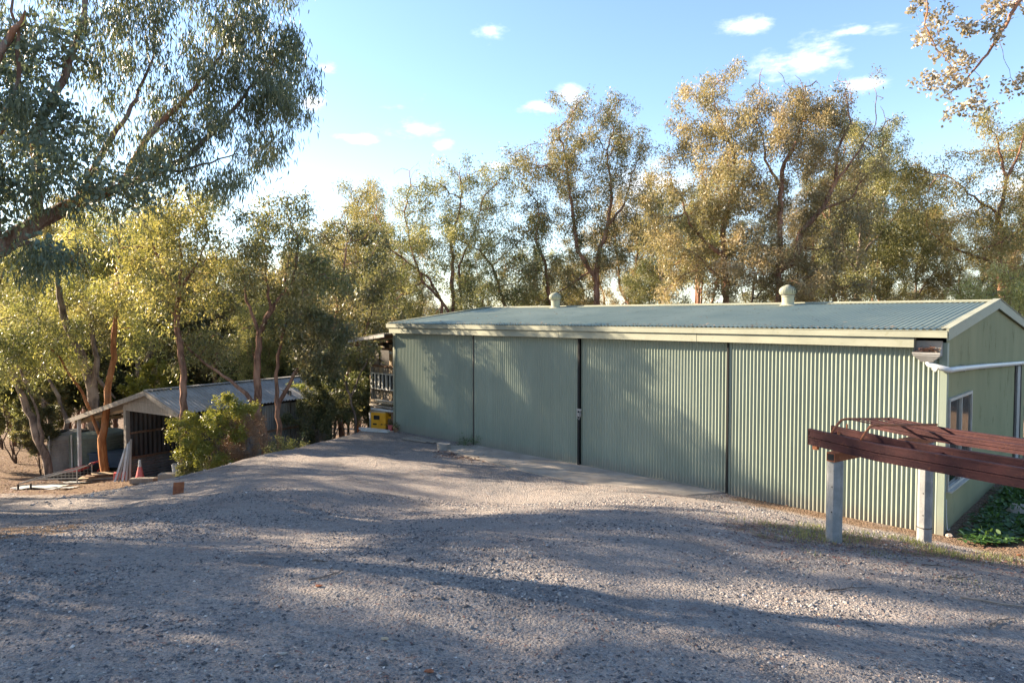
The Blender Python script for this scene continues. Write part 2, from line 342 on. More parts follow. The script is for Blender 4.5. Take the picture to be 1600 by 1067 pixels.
def corr(name, m, parent, o, u, v, n, W, top, pitch=0.076, amp=0.009, seg=8, bottom=None, thick=0.0):
    """corrugated sheet: o origin, u width axis, v rib axis, n normal; top: length or function of s"""
    k = int(round(W / pitch * seg)); ss = np.linspace(0, W, k + 1)
    off = amp * np.sin(ss / pitch * 2 * np.pi)
    T = np.array([top(x) if callable(top) else top for x in ss]); B = np.array([bottom(x) if callable(bottom) else (bottom or 0) for x in ss])
    o, u, v, n = (np.array(a) for a in (o, u, v, n))
    b0 = o + ss[:, None] * u + off[:, None] * n + B[:, None] * v; t0 = o + ss[:, None] * u + off[:, None] * n + T[:, None] * v
    V = np.concatenate([b0, t0]); i = np.arange(k); Fc = np.stack([i, i + 1, i + k + 2, i + k + 1], 1)
    me = npmesh(name, V, Fc, smooth=True); return link(name, me, parent, m)

# ------------------------------------------------------------------ terrain
def sstep(a, b, x): t = np.clip((x - a) / (b - a), 0, 1); return t * t * (3 - 2 * t)
_lat = rng.random((256, 256))
def vnoise(x, y):
    xi = np.floor(x).astype(int); yi = np.floor(y).astype(int); fx = x - xi; fy = y - yi; fx = fx * fx * (3 - 2 * fx); fy = fy * fy * (3 - 2 * fy)
    g = lambda i, j: _lat[i % 256, j % 256]
    return (g(xi, yi) * (1 - fx) + g(xi + 1, yi) * fx) * (1 - fy) + (g(xi, yi + 1) * (1 - fx) + g(xi + 1, yi + 1) * fx) * fy - 0.5
C0 = atz(1470, 835, 0.0); D0 = atz(617, 672, 0.0)
LEN = (D0 - C0).length; lv = (D0 - C0).normalized(); gv = Vector((-lv.y, lv.x, 0)); 
if gv.y < 0: gv = -gv
nv = -gv
zz = Vector((0, 0, 1))
def prof(pts):
    xs = np.linspace(-2, 20, 441); ys = np.interp(xs, [p[0] for p in pts], [p[1] for p in pts]); k = np.hanning(21); k /= k.sum()
    return xs, np.convolve(np.pad(ys, 10, 'edge'), k, 'valid')
PR = prof([(-2, 0), (0.3, 0), (0.8, 0.02), (1.6, 0.30), (3.9, 0.72), (8, 1.12), (14, 1.42), (20, 1.7)])
PL = prof([(-2, 0), (2.0, 0), (4, 0.08), (8, 0.62), (14, 1.42), (20, 1.7)])
def hgt(x, y, fine=True):
    x = np.asarray(x, float); y = np.asarray(y, float)
    t = (x - C0.x) * lv.x + (y - C0.y) * lv.y; d = (x - C0.x) * nv.x + (y - C0.y) * nv.y
    a = np.interp(d, *PR); b = np.interp(d, *PL); k = sstep(2.2, 7.5, t); h = a * (1 - k) + b * k
    h = h * (1 - 0.85 * sstep(-3.0, -8.8, x) * sstep(6, 13.5, y))
    q = (x + 7.7) * -0.925 + (y - 16.4) * 0.379; wd = 1.3 + np.clip(17.5 - y, 0, 20) * 1.7
    S = sstep(-wd * 0.4, wd * 1.6, q)
    S = S * sstep(-4, 6, y)
    h = h - 1.42 * S - 0.45 * S * sstep(4.0, 9.0, q) * sstep(16, 20, y)
    tgt = 3.74 - y * (0.286 - 0.0041 * (y - 14)); wt = sstep(-0.47, -0.60, x / np.maximum(y, 1)) * sstep(12.0, 14.5, y) * sstep(24, 21.5, y) * sstep(-30, -20, x)
    h = h + wt * np.maximum(0, tgt - h)
    h = h - 0.105 * np.clip(y - 22, 0, 45) * S - 0.02 * np.clip(y - 30, 0, 100) * (1 - S)
    h = h + 0.55 * sstep(0.6, 4.5, -t) * sstep(2.5, 0.5, d) * sstep(-14, -6, d)
    if fine:
        near = sstep(60, 20, np.hypot(x, y - 10)); on = sstep(1.3, 2.8, d)
        h = h + near * on * (0.10 * vnoise(x * 0.45 + 9, y * 0.45) + 0.035 * vnoise(x * 1.7, y * 1.7 + 30) + 0.014 * vnoise(x * 6.1, y * 6.1) + 0.006 * vnoise(x * 17, y * 17))
    return h
def H(x, y): return float(hgt(x, y))
def on_ground(px, py):
    d = ray(px, py); o = Vector((0, 0, EYE)); s = 1.0
    while s < 200:
        p = o + d * s
        if p.z < H(p.x, p.y): break
        s += 0.03 if s < 30 else 0.3
    return Vector((p.x, p.y, H(p.x, p.y)))
def gp(px, Y):
    p = at(px, 600, Y); return Vector((p.x, Y, H(p.x, Y)))
def axis(lo, hi, f0, f1, st):
    a = list(np.arange(f0, f1, st)); x = f1; s = st
    while x < hi: a.append(x); s *= 1.12; x += s
    a.append(hi); x = f0 - st; s = st
    while x > lo: a.insert(0, x); s *= 1.12; x -= s
    a.insert(0, lo); return np.array(a)
gx = axis(-500, 500, -15, 13, 0.075); gy = axis(-300, 900, 3.6, 24, 0.075)
X, Y = np.meshgrid(gx, gy); Z = hgt(X, Y)
nx, ny = len(gx), len(gy); ii = (np.arange(ny - 1)[:, None] * nx + np.arange(nx - 1)[None]).ravel()
tt = (X - C0.x) * lv.x + (Y - C0.y) * lv.y; dd = (X - C0.x) * nv.x + (Y - C0.y) * nv.y; qq = (X + 7.7) * -0.925 + (Y - 16.4) * 0.379
lit = np.clip(sstep(-0.3, 1.0, qq) * sstep(18, 21.5, Y) + sstep(-0.4, -1.0, dd) * 1.0 + sstep(0.9, 0.25, dd) * 0.75 * sstep(4.5, 3.0, tt) + sstep(1.3, .3, np.abs(Y - 9.4)) * 0.6 * sstep(2.2, 3.6, X) + sstep(26, 30, Y) + sstep(-1.6, -1.0, -np.hypot(X + 7.5, (Y - 9.4) * 1.0)) * 0.8 + sstep(12, 16, np.abs(X)) * sstep(15, 11, Y) , 0, 1)
gme = npmesh('ground', np.stack([X.ravel(), Y.ravel(), Z.ravel()], 1), np.stack([ii, ii + 1, ii + nx + 1, ii + nx], 1), lit.ravel(), 'litter', True)
# compacted wheel tracks sweeping from the near right round to the low ground on the left
def track_mask(x, y):
    m = np.zeros_like(x)
    for (cx, cy, r, wd_, a) in ((4, 22, 13.4, .26, 1), (4, 22, 11.9, .26, .9), (-2, -16, 29.5, .3, .8), (-2, -16, 27.9, .3, .8), (10, 30, 22.5, .3, .6), (10, 30, 24.1, .3, .6)):
        d_ = np.abs(np.hypot(x - cx, y - cy) - r + vnoise(x * .35 + cx, y * .35) * 1.3); m = np.maximum(m, a * sstep(wd_ * 2.2, wd_ * .3, d_))
    return m * np.clip(.75 + vnoise(x * .8, y * .8) * .9, 0, 1)
tk = track_mask(X, Y).ravel(); ta_ = gme.attributes.new('track', 'FLOAT', 'POINT'); ta_.data.foreach_set('value', tk.astype(np.float32))
props(link('ground', gme, None, 'ground'), kind='structure')

# far hills closing the horizon
def hills():
    n = 160; V = []; 
    for r, hh in ((260, -9), (420, 3), (700, 12), (880, -10)):
        for k in range(n):
            a = math.pi * 2 * k / n; e = hh + (vnoise(np.array(k * 0.13 + r), np.array(r * 0.01)) * 14 if hh > 0 else 0)
            V.append((r * math.sin(a), r * math.cos(a), float(e)))
    Fc = [[i * n + k, i * n + (k + 1) % n, (i + 1) * n + (k + 1) % n, (i + 1) * n + k] for i in range(3) for k in range(n)]
    me = bpy.data.meshes.new('hills'); me.from_pydata(V, [], Fc); me.update()
    props(link('hills', me, None, worn('hill_forest', (0.05, 0.065, 0.04), (0.09, 0.10, 0.06), 0.9, 0.05)), kind='structure')
hills()

# crushed stone lying loose on the drive
def stones(n):
    u = rng.random(n) ** 0.75
    yy = 4.2 + 8.8 * u; xx = (rng.random(n) * 2 - 1) * (yy * 0.78 + 0.2)
    t = (xx - C0.x) * lv.x + (yy - C0.y) * lv.y; d = (xx - C0.x) * nv.x + (yy - C0.y) * nv.y
    dens = np.clip(0.55 + 1.3 * vnoise(xx * 0.7, yy * 1.1) + 0.9 * vnoise(xx * 2.6, yy * 2.6), 0.05, 1)
    dens = dens * (1 - 0.75 * track_mask(xx, yy))
    keep = (d > 0.6) & (rng.random(n) < dens); xx, yy = xx[keep], yy[keep]; n = len(xx)
    r = 0.005 + 0.0115 * rng.random(n) ** 2.0 + (rng.random(n) < 0.02) * rng.random(n) * 0.018
    o = np.array([(1, 0, 0), (-1, 0, 0), (0, 1, 0), (0, -1, 0), (0, 0, 1), (0, 0, -1)], float)
    V = np.repeat(o[None], n, 0) + rng.normal(0, 0.28, (n, 6, 3))
    sc = np.stack([1.0 + 0.6 * rng.random(n), np.ones(n), 0.45 + 0.4 * rng.random(n)], 1); V *= sc[:, None] * r[:, None, None]
    a = rng.random(n) * 6.28; ca, sa = np.cos(a)[:, None], np.sin(a)[:, None]
    V = np.stack([V[..., 0] * ca - V[..., 1] * sa, V[..., 0] * sa + V[..., 1] * ca, V[..., 2]], 2)
    V += np.stack([xx, yy, hgt(xx, yy) + r * 0.15], 1)[:, None]
    fc = np.array([(0, 2, 4), (2, 1, 4), (1, 3, 4), (3, 0, 4), (2, 0, 5), (1, 2, 5), (3, 1, 5), (0, 3, 5)])
    Fc = (fc[None] + np.arange(n)[:, None, None] * 6).reshape(-1, 3)
    me = npmesh('loose_gravel', V.reshape(-1, 3), Fc, np.repeat(rng.random(n), 8)); 
    props(link('loose_gravel', me, None, 'stone'), 'loose blue-grey crushed stone scattered over the driveway in front', 'gravel', kind='stuff')
stones(110000)
def rubble(n):
    r_ = np.random.default_rng(4); y = r_.uniform(13.5, 22.5, n * 6); x = r_.uniform(-13, -4, n * 6); q = (x + 7.7) * -0.925 + (y - 16.4) * 0.379
    k = r_.random(n * 6) < np.clip(1 - np.abs(q - .5) / 1.1, 0, 1) * np.clip(.4 + vnoise(x * 1.1, y * 1.1) * 2.2, 0, 1); x, y = x[k][:n], y[k][:n]; m_ = len(x)
    ico = bmesh.new(); bmesh.ops.create_icosphere(ico, subdivisions=1, radius=1); V0 = np.array([v.co[:] for v in ico.verts]); F0 = np.array([[v.index for v in f.verts] for f in ico.faces]); ico.free()
    r = .008 + .034 * r_.random(m_) ** 3; V = (V0[None] + r_.normal(0, .16, (m_, len(V0), 3))) * r[:, None, None] * np.array([1.2, 1, .65]) + np.stack([x, y, hgt(x, y) + r * .15], 1)[:, None]
    Fc = (F0[None] + np.arange(m_)[:, None, None] * len(V0)).reshape(-1, 3)
    props(link('bank_rubble', npmesh('bank_rubble', V.reshape(-1, 3), Fc, np.repeat(.3 + .7 * r_.random(m_), len(F0))), None, 'stone'), 'loose stones and clods along the edge of the earth bank above the carport', 'rubble', kind='stuff')
rubble(1100)

# ------------------------------------------------------------------ leaves and branches
def leaf_mesh(name, P, L, W, droop, shape='diamond', tint=None, spread=0.6, flat=False):
    n = len(P); L = L * (0.65 + 0.7 * rng.random(n)); W = W * (0.7 + 0.6 * rng.random(n))
    d = rng.normal(0, spread, (n, 3)); d[:, 2] -= droop
    if flat: d[:, 2] *= 0.15
    d /= np.linalg.norm(d, axis=1)[:, None] + 1e-9
    s = np.cross(d, rng.normal(0, 1, (n, 3)) if not flat else np.tile([0, 0, 1.0], (n, 1)) + rng.normal(0, 0.25, (n, 3))); s /= np.linalg.norm(s, axis=1)[:, None] + 1e-9
    nn = np.cross(d, s); L = L[:, None]; W = W[:, None]
    if shape == 'diamond':
        V = np.stack([P, P + d * L * 0.42 + s * W / 2, P + d * L + nn * L * 0.06, P + d * L * 0.42 - s * W / 2], 1); fc = np.array([(0, 1, 2, 3)]); k = 4
    elif shape == 'lance':
        c = s * L * 0.10 * rng.choice([-1, 1], n)[:, None]
        V = np.stack([P, P + d * L * .3 + s * W / 2 + nn * W * .25, P + d * L * .68 + s * W * .36 + c * .7, P + d * L + c * 1.6, P + d * L * .68 - s * W * .36 + c * .7, P + d * L * .3 - s * W / 2 + nn * W * .25], 1)
        fc = np.array([(0, 1, 2, 5), (5, 2, 3, 4)]); fc = np.array([(0, 1, 2, 5), (2, 3, 4, 5)]); k = 6
    else:
        V = np.stack([P, P + d * L * .3 + s * W * .5, P + d * L * .75 + s * W * .45, P + d * L + nn * L * .08, P + d * L * .75 - s * W * .45, P + d * L * .3 - s * W * .5], 1)
        fc = np.array([(0, 1, 2, 3), (0, 3, 4, 5)]); k = 6
    Fc = (fc[None] + np.arange(n)[:, None, None] * k).reshape(-1, fc.shape[1])
    tint = rng.random(n) if tint is None else tint
    return npmesh(name, V.reshape(-1, 3), Fc, np.repeat(tint, len(fc)))

def colonize(stems, att, step, kill, jit=0.25, up=0.1, maxn=6000):
    """stems: list of (Nx3 points, radii, parent stem idx or None) -> nodes, parents, minimal radius"""
    P = []; par = []; rmin = []
    for pts, r0, r1, join in stems:
        pts = [np.array(p, float) for p in pts]; last = -1
        if join and P:
            dd_ = np.linalg.norm(np.array(P) - pts[0], axis=1); last = int(dd_.argmin())
        tot = len(pts) - 1
        for i in range(tot):
            seg = pts[i + 1] - pts[i]; k = max(1, int(np.linalg.norm(seg) / step)); nrm = rng.normal(0, step * 0.10, (k, 3))
            for j in range(0 if (i == 0 and last < 0) else 1, k + 1):
                q = pts[i] + seg * j / k + (nrm[min(j, k - 1)] if 0 < j < k else 0); f = (i + j / k) / tot
                P.append(q); par.append(last); rmin.append(r0 + (r1 - r0) * f); last = len(P) - 1
    P = np.array(P); n0 = len(P)
    N = np.zeros((maxn + 800, 3)); N[:n0] = P; n = n0; kids = np.zeros(maxn + 800, int)
    att = np.array(att); D = np.linalg.norm(att[:, None] - P[None], axis=2); near = D.argmin(1); dist = D.min(1)
    for it in range(260):
        al = dist > kill; att, near, dist = att[al], near[al], dist[al]
        if len(att) == 0 or n > maxn: break
        dv = att - N[near]; dv /= np.linalg.norm(dv, axis=1)[:, None] + 1e-9
        u, inv = np.unique(near, return_inverse=True); acc = np.zeros((len(u), 3)); np.add.at(acc, inv, dv)
        okk = kids[u] < 3; 
        if not okk.any(): break
        u = u[okk]; acc = acc[okk]; acc /= np.linalg.norm(acc, axis=1)[:, None] + 1e-6
        acc += rng.normal(0, jit, acc.shape); acc[:, 2] += up; acc /= np.linalg.norm(acc, axis=1)[:, None]
        new = N[u] + acc * step; k = len(new); kids[u] += 1
        N[n:n + k] = new; par += list(u); rmin += [0.0] * k
        D = np.linalg.norm(att[:, None] - new[None], axis=2); m_ = D.argmin(1); dm = D.min(1); b = dm < dist
        near[b] = m_[b] + n; dist[b] = dm[b]; n += k
    N = N[:n]; par = np.array(par); rmin = np.array(rmin)
    return N, par, rmin, n0
def radii(N, par, rmin, tip, ex=2.3):
    n = len(N); acc = np.zeros(n); r = np.zeros(n)
    for i in range(n - 1, -1, -1):
        r[i] = max(tip if acc[i] == 0 else acc[i] ** (1 / ex), rmin[i])
        if par[i] >= 0: acc[par[i]] += (min(r[i], 0.5)) ** ex if rmin[i] == 0 else 0
    return r
def tubes(name, N, par, r):
    n = len(N); ch = [[] for _ in range(n)]
    for i in range(n):
        if par[i] >= 0: ch[par[i]].append(i)
    V = []; Fs = []; base = 0; starts = [(i, -1) for i in range(n) if par[i] < 0]
    while starts:
        i, pr = starts.pop(); path = [pr] if pr >= 0 else []; path.append(i); j = i
        while ch[j]:
            c = sorted(ch[j], key=lambda k: -r[k])
            for k in c[1:]: starts.append((k, j))
            j = c[0]; path.append(j)
        if len(path) < 2: continue
        pts = N[path]; rr = r[path].copy()
        if pr >= 0: rr[0] = min(rr[0], rr[1] * 1.15)
        if len(ch[path[-1]]) == 0: rr[-1] *= 0.5
        mx = rr.max(); sd_ = 9 if mx > 0.1 else 6 if mx > 0.035 else 4 if mx > 0.015 else 3
        T = np.gradient(pts, axis=0); T /= np.linalg.norm(T, axis=1)[:, None] + 1e-9
        ref = np.array([0.13, 0.99, 0.05]); A = np.cross(T, ref); A /= np.linalg.norm(A, axis=1)[:, None] + 1e-9; B = np.cross(T, A)
        an = np.arange(sd_) * 2 * np.pi / sd_
        wob = 1 + (rng.normal(0, 0.06, (len(pts), sd_)) if mx > 0.06 else 0)
        ring = pts[:, None] + (A[:, None] * np.cos(an)[None, :, None] + B[:, None] * np.sin(an)[None, :, None]) * (rr[:, None] * wob)[..., None]
        V.append(ring.reshape(-1, 3)); m_ = len(pts); a = np.arange(m_ - 1)[:, None] * sd_; k = np.arange(sd_)[None]; k2 = (k + 1) % sd_
        Fs.append((np.stack([a + k, a + k2, a + sd_ + k2, a + sd_ + k], 2) + base).reshape(-1, 4)); base += m_ * sd_
    return npmesh(name, np.concatenate(V), np.concatenate(Fs), smooth=True)

def sample_blobs(blobs, dens, clump=0.5, per=7):
    out = []
    for (c, rx, ry, rz) in blobs:
        vol = 4.19 * rx * ry * rz; k = max(3, int(vol * dens / per))
        v = rng.normal(0, 1, (k, 3)); v /= np.linalg.norm(v, axis=1)[:, None]; v *= (rng.random(k) ** 0.42)[:, None]
        cc = np.array(c) + v * np.array([rx, ry, rz])
        a = np.repeat(cc, per, 0) + rng.normal(0, clump, (k * per, 3)) * np.array([1, 1, 0.75]); out.append(a)
    return np.concatenate(out)
def make_tree(name, label, cat, base, stems, blobs, leaves=20000, leafsize=(0.14, 0.04), leafm='leaf_olive', barkm='bark_red', dens=3.6, step=0.27, clump=0.55,
              tip=0.0115, group=None, shape='diamond', droop=0.75, bare=None, spread=0.7, jitter=0.17, thin=0.03, part='crown', extra=None, up=0.1, kill=None, jit=0.25, wfun=None):
    base = Vector(base); loc = np.array(base)
    stems = [([np.array(p) - loc for p in s[0]], s[1], s[2], s[3]) for s in stems]
    bl = [((np.array(c) - loc), rx, ry, rz) for (c, rx, ry, rz) in blobs]
    att = sample_blobs(bl, dens, clump)
    if bare:
        bb = [((np.array(c) - loc), rx, ry, rz) for (c, rx, ry, rz) in bare]; att = np.concatenate([att, sample_blobs(bb, dens * 0.8, 0.3, 3)])
    N, par, rmin, n0 = colonize(stems, att, step, kill or step * 1.15, up=up, jit=jit)
    r = radii(N, par, rmin, tip)
    t = thing(name, label, cat, base, group)
    link('trunk', tubes('trunk', N, par, r), t, barkm).matrix_parent_inverse = Matrix.Identity(4)
    el = np.where((r < thin) & (np.arange(len(N)) >= n0))[0]
    hasch = np.zeros(len(N), bool); hasch[par[par >= 0]] = True
    if bare:
        inb = np.zeros(len(N), bool)
        for (c, rx, ry, rz) in bb:
            inb |= (((N - c) / np.array([rx, ry, rz])) ** 2).sum(1) < 1.7
        inl = np.zeros(len(N), bool)
        el = el[~inb[el]]
    wgt = np.where(hasch[el], 0.55, 1.6); wgt = wgt * (0.3 + rng.random(len(wgt)) * 1.2); wgt = wgt * (wfun(N[el] + loc) if wfun else 1); wgt /= wgt.sum()
    pick = rng.choice(el, leaves, p=wgt)
    P = N[pick] + rng.normal(0, jitter, (leaves, 3)) * np.array([1, 1, 0.9])
    P[:, 2] -= rng.exponential(jitter * 0.9, leaves)                 # sprays hang below their twig
    node_t = rng.random(len(N)); tint = np.clip(0.42 * node_t[pick] + 0.75 * rng.random(leaves) - 0.08, 0, 1)
    me = leaf_mesh(part, P, leafsize[0], leafsize[1], droop, shape, tint, spread)
    link(part, me, t, leafm).matrix_parent_inverse = Matrix.Identity(4)
    return t, N, r
def copy_tree(src, label, loc, rotz, sc, group=None, leafm=None, tilt=(0, 0)):
    c = src.copy(); col.objects.link(c); c.location = loc; c.rotation_euler = (tilt[0], tilt[1], rotz); c.scale = sc if isinstance(sc, tuple) else (sc, sc, sc)
    c['label'] = label
    if group: c['group'] = group
    elif 'group' in c: del c['group']
    for ch in list(src.children):
        k = ch.copy(); col.objects.link(k); k.parent = c; k.matrix_parent_inverse = ch.matrix_parent_inverse.copy()
        if leafm and ch.name.startswith('crown'):
            k.material_slots[0].link = 'OBJECT'; k.material_slots[0].material = M[leafm]
    return c
def pxs(pts, Y, dz=None):
    out = []
    for i, p in enumerate(pts):
        yy = Y + (p[2] if len(p) > 2 else 0); out.append(at(p[0], p[1], yy))
    return out
def pxblob(lst, Y):
    out = []
    for b in lst:
        px, py, rx, ry = b[:4]; dy = b[4] if len(b) > 4 else random.uniform(-1, 1) * 1.2
        c = at(px, py, Y + dy); k = (Y + dy) / F; out.append((tuple(c), rx * k, (rx + ry) / 2 * k * 0.9, ry * k))
    return out
def root(px, Y): 
    p = gp(px, Y); return Vector((p.x, p.y, p.z - 0.15))

exec_trees = []
GB = 'tall gum trees standing behind the green shed'
def bgtree(label, Y, basepx, mains, blobs, r0=0.17, **kw):
    b = root(basepx, Y); st = []
    for i, (pts, ra, rb) in enumerate(mains):
        P = pxs(pts, Y)
        if i == 0 or pts[0][1] > 455: P = [b + Vector((random.uniform(-.1, .1) * (i > 0) * 3, 0, 0))] + P; join = False
        else: join = True
        st.append((P, ra, rb, join))
    blobs = [(q[0], q[1], q[2] * 1.30, q[3] * 1.25) for q in blobs]
    return make_tree('gum_tree', label, 'tree', b, st, pxblob(blobs, Y), group=GB, **kw)[0]

# ------------------------------------------------------------------ the long green shed
HW = 4.45; RZ = 4.06; EZ = 3.5
def S(t, b, z): return C0 + lv * t + gv * b + zz * z
AX = (lv, gv, zz)
shed = thing('farm_shed', 'long pale green corrugated steel shed with four tall door panels facing the drive', 'shed', S(LEN / 2, HW, 0))
edges = [0.0, 3.9, 7.86, 11.74, LEN]
offs = [0.0, -0.055, -0.0, -0.055]
core = MB()   # dark lining behind the sheets
core.box(S(LEN / 2, HW, 1.62), (LEN - 0.16, 2 * HW - 0.16, 3.2), AX); core.build('inner_lining', 'dark', shed)
for i in range(4):
    a, b = edges[i], edges[i + 1]; of = (-0.03, 0.02, -0.03, 0.0)[i]
    nm = 'door_panel' if i else 'wall_sheet'
    zb = 0.03 if i in (1, 2) else -0.12
    p = corr(nm, 'green_sheet', shed, S(a + 0.05, of, zb), lv, zz, nv, b - a - 0.10, 3.24 - zb, amp=0.0155)
    for tt_ in (a + 0.045, b - 0.045): MB().box(S(tt_, of + 0.012, 1.62), (0.05, 0.035, 3.22), AX).build('door_stile' if i else 'sheet_edge', 'green_sheet', p)
    if i in (1, 2): MB().box(S((a + b) / 2, of + 0.012, 0.035), (b - a - 0.14, 0.035, 0.05), AX).build('bottom_rail', 'green_sheet', p)
for t_, wd in ((3.9, 0.035), (7.86, 0.055)):
    MB().box(S(t_, -0.06, 1.63), (wd, 0.03, 3.2), AX).build('door_gap_strip', 'dark', shed)
MB().box(S(11.74, -0.045, 1.63), (0.02, 0.03, 3.2), AX).build('door_gap_strip', 'dark_sheet', shed)
lk = MB(); lk.box(S(7.83, -0.085, 1.42), (0.14, 0.03, 0.05), AX); lk.box(S(7.83, -0.095, 1.30), (0.06, 0.035, 0.09), AX)
lk.tube([S(7.80, -.1, 1.44), S(7.74, -.13, 1.30), S(7.80, -.12, 1.18), S(7.88, -.12, 1.26), S(7.86, -.1, 1.40)], 0.008, 5); lk.build('door_latch', 'galv', shed)
# pelmet over the door track and gutter in lengths
pel = [0.42, 4.55, 8.4, 12.1, LEN + 0.02]
for i in range(4):
    MB().box(S((pel[i] + pel[i + 1]) / 2, -0.13, 3.295), (pel[i + 1] - pel[i] - 0.006, 0.14 + 0.004 * (i % 2), 0.17), AX).build('door_track_cover', 'cream', shed, 0.004)
gl = [-0.08, 2.9, 6.6, 10.2, 13.4, LEN + 0.12]
for i in range(5):
    g_ = MB(); a, b = gl[i], gl[i + 1]; mid = (a + b) / 2; w_ = b - a - 0.008
    g_.box(S(mid, -0.235, 3.445), (w_, 0.012, 0.115), AX); g_.box(S(mid, -0.17, 3.395), (w_, 0.12, 0.012), AX)
    g_.box(S(mid, -0.238, 3.505), (w_, 0.022, 0.014), AX); g_.box(S(mid, -0.105, 3.45), (w_, 0.01, 0.10), AX)
    g_.box(S(b - 0.01, -0.172, 3.45), (0.03, 0.14, 0.112), AX)
    g_.build('gutter', 'cream', shed)
# roof
slope = math.atan2(RZ - 3.52, HW + 0.2); sl = math.hypot(RZ - 3.52, HW + 0.2)
vf = (gv * math.cos(slope) + zz * math.sin(slope)); nf = (zz * math.cos(slope) - gv * math.sin(slope))
vb = (-gv * math.cos(slope) + zz * math.sin(slope)); nb = (zz * math.cos(slope) + gv * math.sin(slope))
corr('roof', 'green_roof', shed, S(-0.05, -0.2, 3.525), lv, vf, nf, LEN + 0.12, sl - 0.02, pitch=0.0762 * 1.33, amp=0.016, seg=8)
corr('roof', 'green_roof', shed, S(-0.05, 2 * HW + 0.2, 3.525), lv, vb, nb, LEN + 0.12, sl - 0.02, pitch=0.0762 * 1.33, amp=0.016, seg=8)
rc = [-0.06, 5.6, 10.4, LEN + 0.08]
for i in range(3):
    m_ = MB(); a, b = S(rc[i] + .004, HW, RZ + 0.028), S(rc[i + 1], HW, RZ + 0.028)
    for sgn in (-1, 1):
        m_.bar(a + gv * 0.075 * sgn - zz * 0.009, b + gv * 0.075 * sgn - zz * 0.009, 0.16, 0.012, (nf if sgn < 0 else nb))
    m_.tube([a + zz * 0.01, b + zz * 0.01], 0.02, 6); m_.build('ridge_cap', 'cream', shed)
# gable end facing the ramp: sheets in three widths, cut to the roof line
def gtop(s): return 3.42 + (RZ - 3.50) * (1 - abs(s - HW) / HW)
def gpanel(a, b, z0, z1, nm='gable_sheet', m='gable_sheet', t=-0.02, u=gv):
    return corr(nm, m, shed, S(t, a, 0), u, zz, -lv if t < 1 else lv, b - a, (lambda s: gtop(a + s)) if z1 is None else z1, pitch=0.1, amp=0.006, seg=6, bottom=z0)
wy0, wy1, wz0, wz1 = 0.13, 1.95, 0.77, 2.31
gpanel(0.0, wy0, -0.2, None); gpanel(wy0, wy1, -0.2, wz0); gpanel(wy0, wy1, wz1, None); gpanel(wy1, 7.2, -0.2, None)
gpanel(7.2, 8.1, 2.55, None); gpanel(8.1, 2 * HW, -0.2, None)
MB().box(S(-0.01, 7.65, 1.2), (0.02, 0.9, 2.7), AX).build('side_doorway', 'dark', shed)
dm = MB(); dm.box(S(-0.035, 7.22, 1.2), (0.04, 0.06, 2.7), AX); dm.box(S(-0.035, 8.1, 1.2), (0.04, 0.06, 2.7), AX); dm.build('side_door_frame', 'dark_sheet', shed)
MB().box(S(-0.028, 7.85, 1.2), (0.02, 0.48, 2.6), AX).build('side_door', 'galv', shed)
corr('gable_sheet', 'gable_sheet', shed, S(LEN + 0.02, 0, 0), gv, zz, lv, 2 * HW, gtop, pitch=0.1, amp=0.006, seg=6, bottom=-0.2)
corr('rear_wall_sheet', 'green_sheet', shed, S(0, 2 * HW + 0.01, -0.3), lv, zz, gv, LEN, 3.8)
# corner flashings, barges
fl = MB(); fl.box(S(0.015, -0.035, 1.6), (0.115, 0.012, 3.4), AX); fl.box(S(-0.040, 0.02, 1.6), (0.012, 0.13, 3.39), AX); fl.build('corner_flashing', 'green_sheet', shed)
fl = MB(); fl.box(S(LEN - 0.03, -0.05, 1.6), (0.075, 0.012, 3.4), AX); fl.build('corner_flashing', 'cream', shed)
for t_ in (-0.075, LEN + 0.075):
    for sgn in (0, 1):
        a = S(t_, -0.2 + sgn * (2 * HW + 0.4), 3.44); b = S(t_, HW + (0.004 if sgn else -0.004), RZ - 0.04)
        MB().bar(a, b, 0.035, 0.2, nf if sgn == 0 else nb).build('barge_board', 'cream', shed)
        MB().bar(a + zz * .108 + lv * .03 * (1 if t_ < 0 else -1), b + zz * .108 + lv * .03 * (1 if t_ < 0 else -1), 0.13, 0.012, nf if sgn == 0 else nb).build('barge_cap', 'cream', shed)
# window
wn = MB(); 
for z_ in (wz0, wz1): wn.box(S(-0.045, (wy0 + wy1) / 2, z_), (0.06, wy1 - wy0 + 0.04, 0.05), AX)
for b_ in (wy0, wy1, (wy0 + wy1) / 2 + 0.02): wn.box(S(-0.043, b_, (wz0 + wz1) / 2), (0.06, 0.045, wz1 - wz0 - 0.05), AX)
wo = wn.build('window_frame', 'alu', shed)
md_ = (wy0 + wy1) / 2
MB().box(S(-0.028, (wy0 + md_) / 2, (wz0 + wz1) / 2), (0.01, md_ - wy0, wz1 - wz0 - 0.03), AX).build('pane', 'glass', wo)
MB().box(S(-0.040, (wy1 + md_) / 2, (wz0 + wz1) / 2), (0.01, md_ - wy0 - 0.02, wz1 - wz0 - 0.03), AX).build('pane', 'glass', wo)
MB().box(S(-0.08, md_, wz0 - 0.035), (0.11, wy1 - wy0 + 0.1, 0.025), AX).build('window_sill', 'alu', wo)
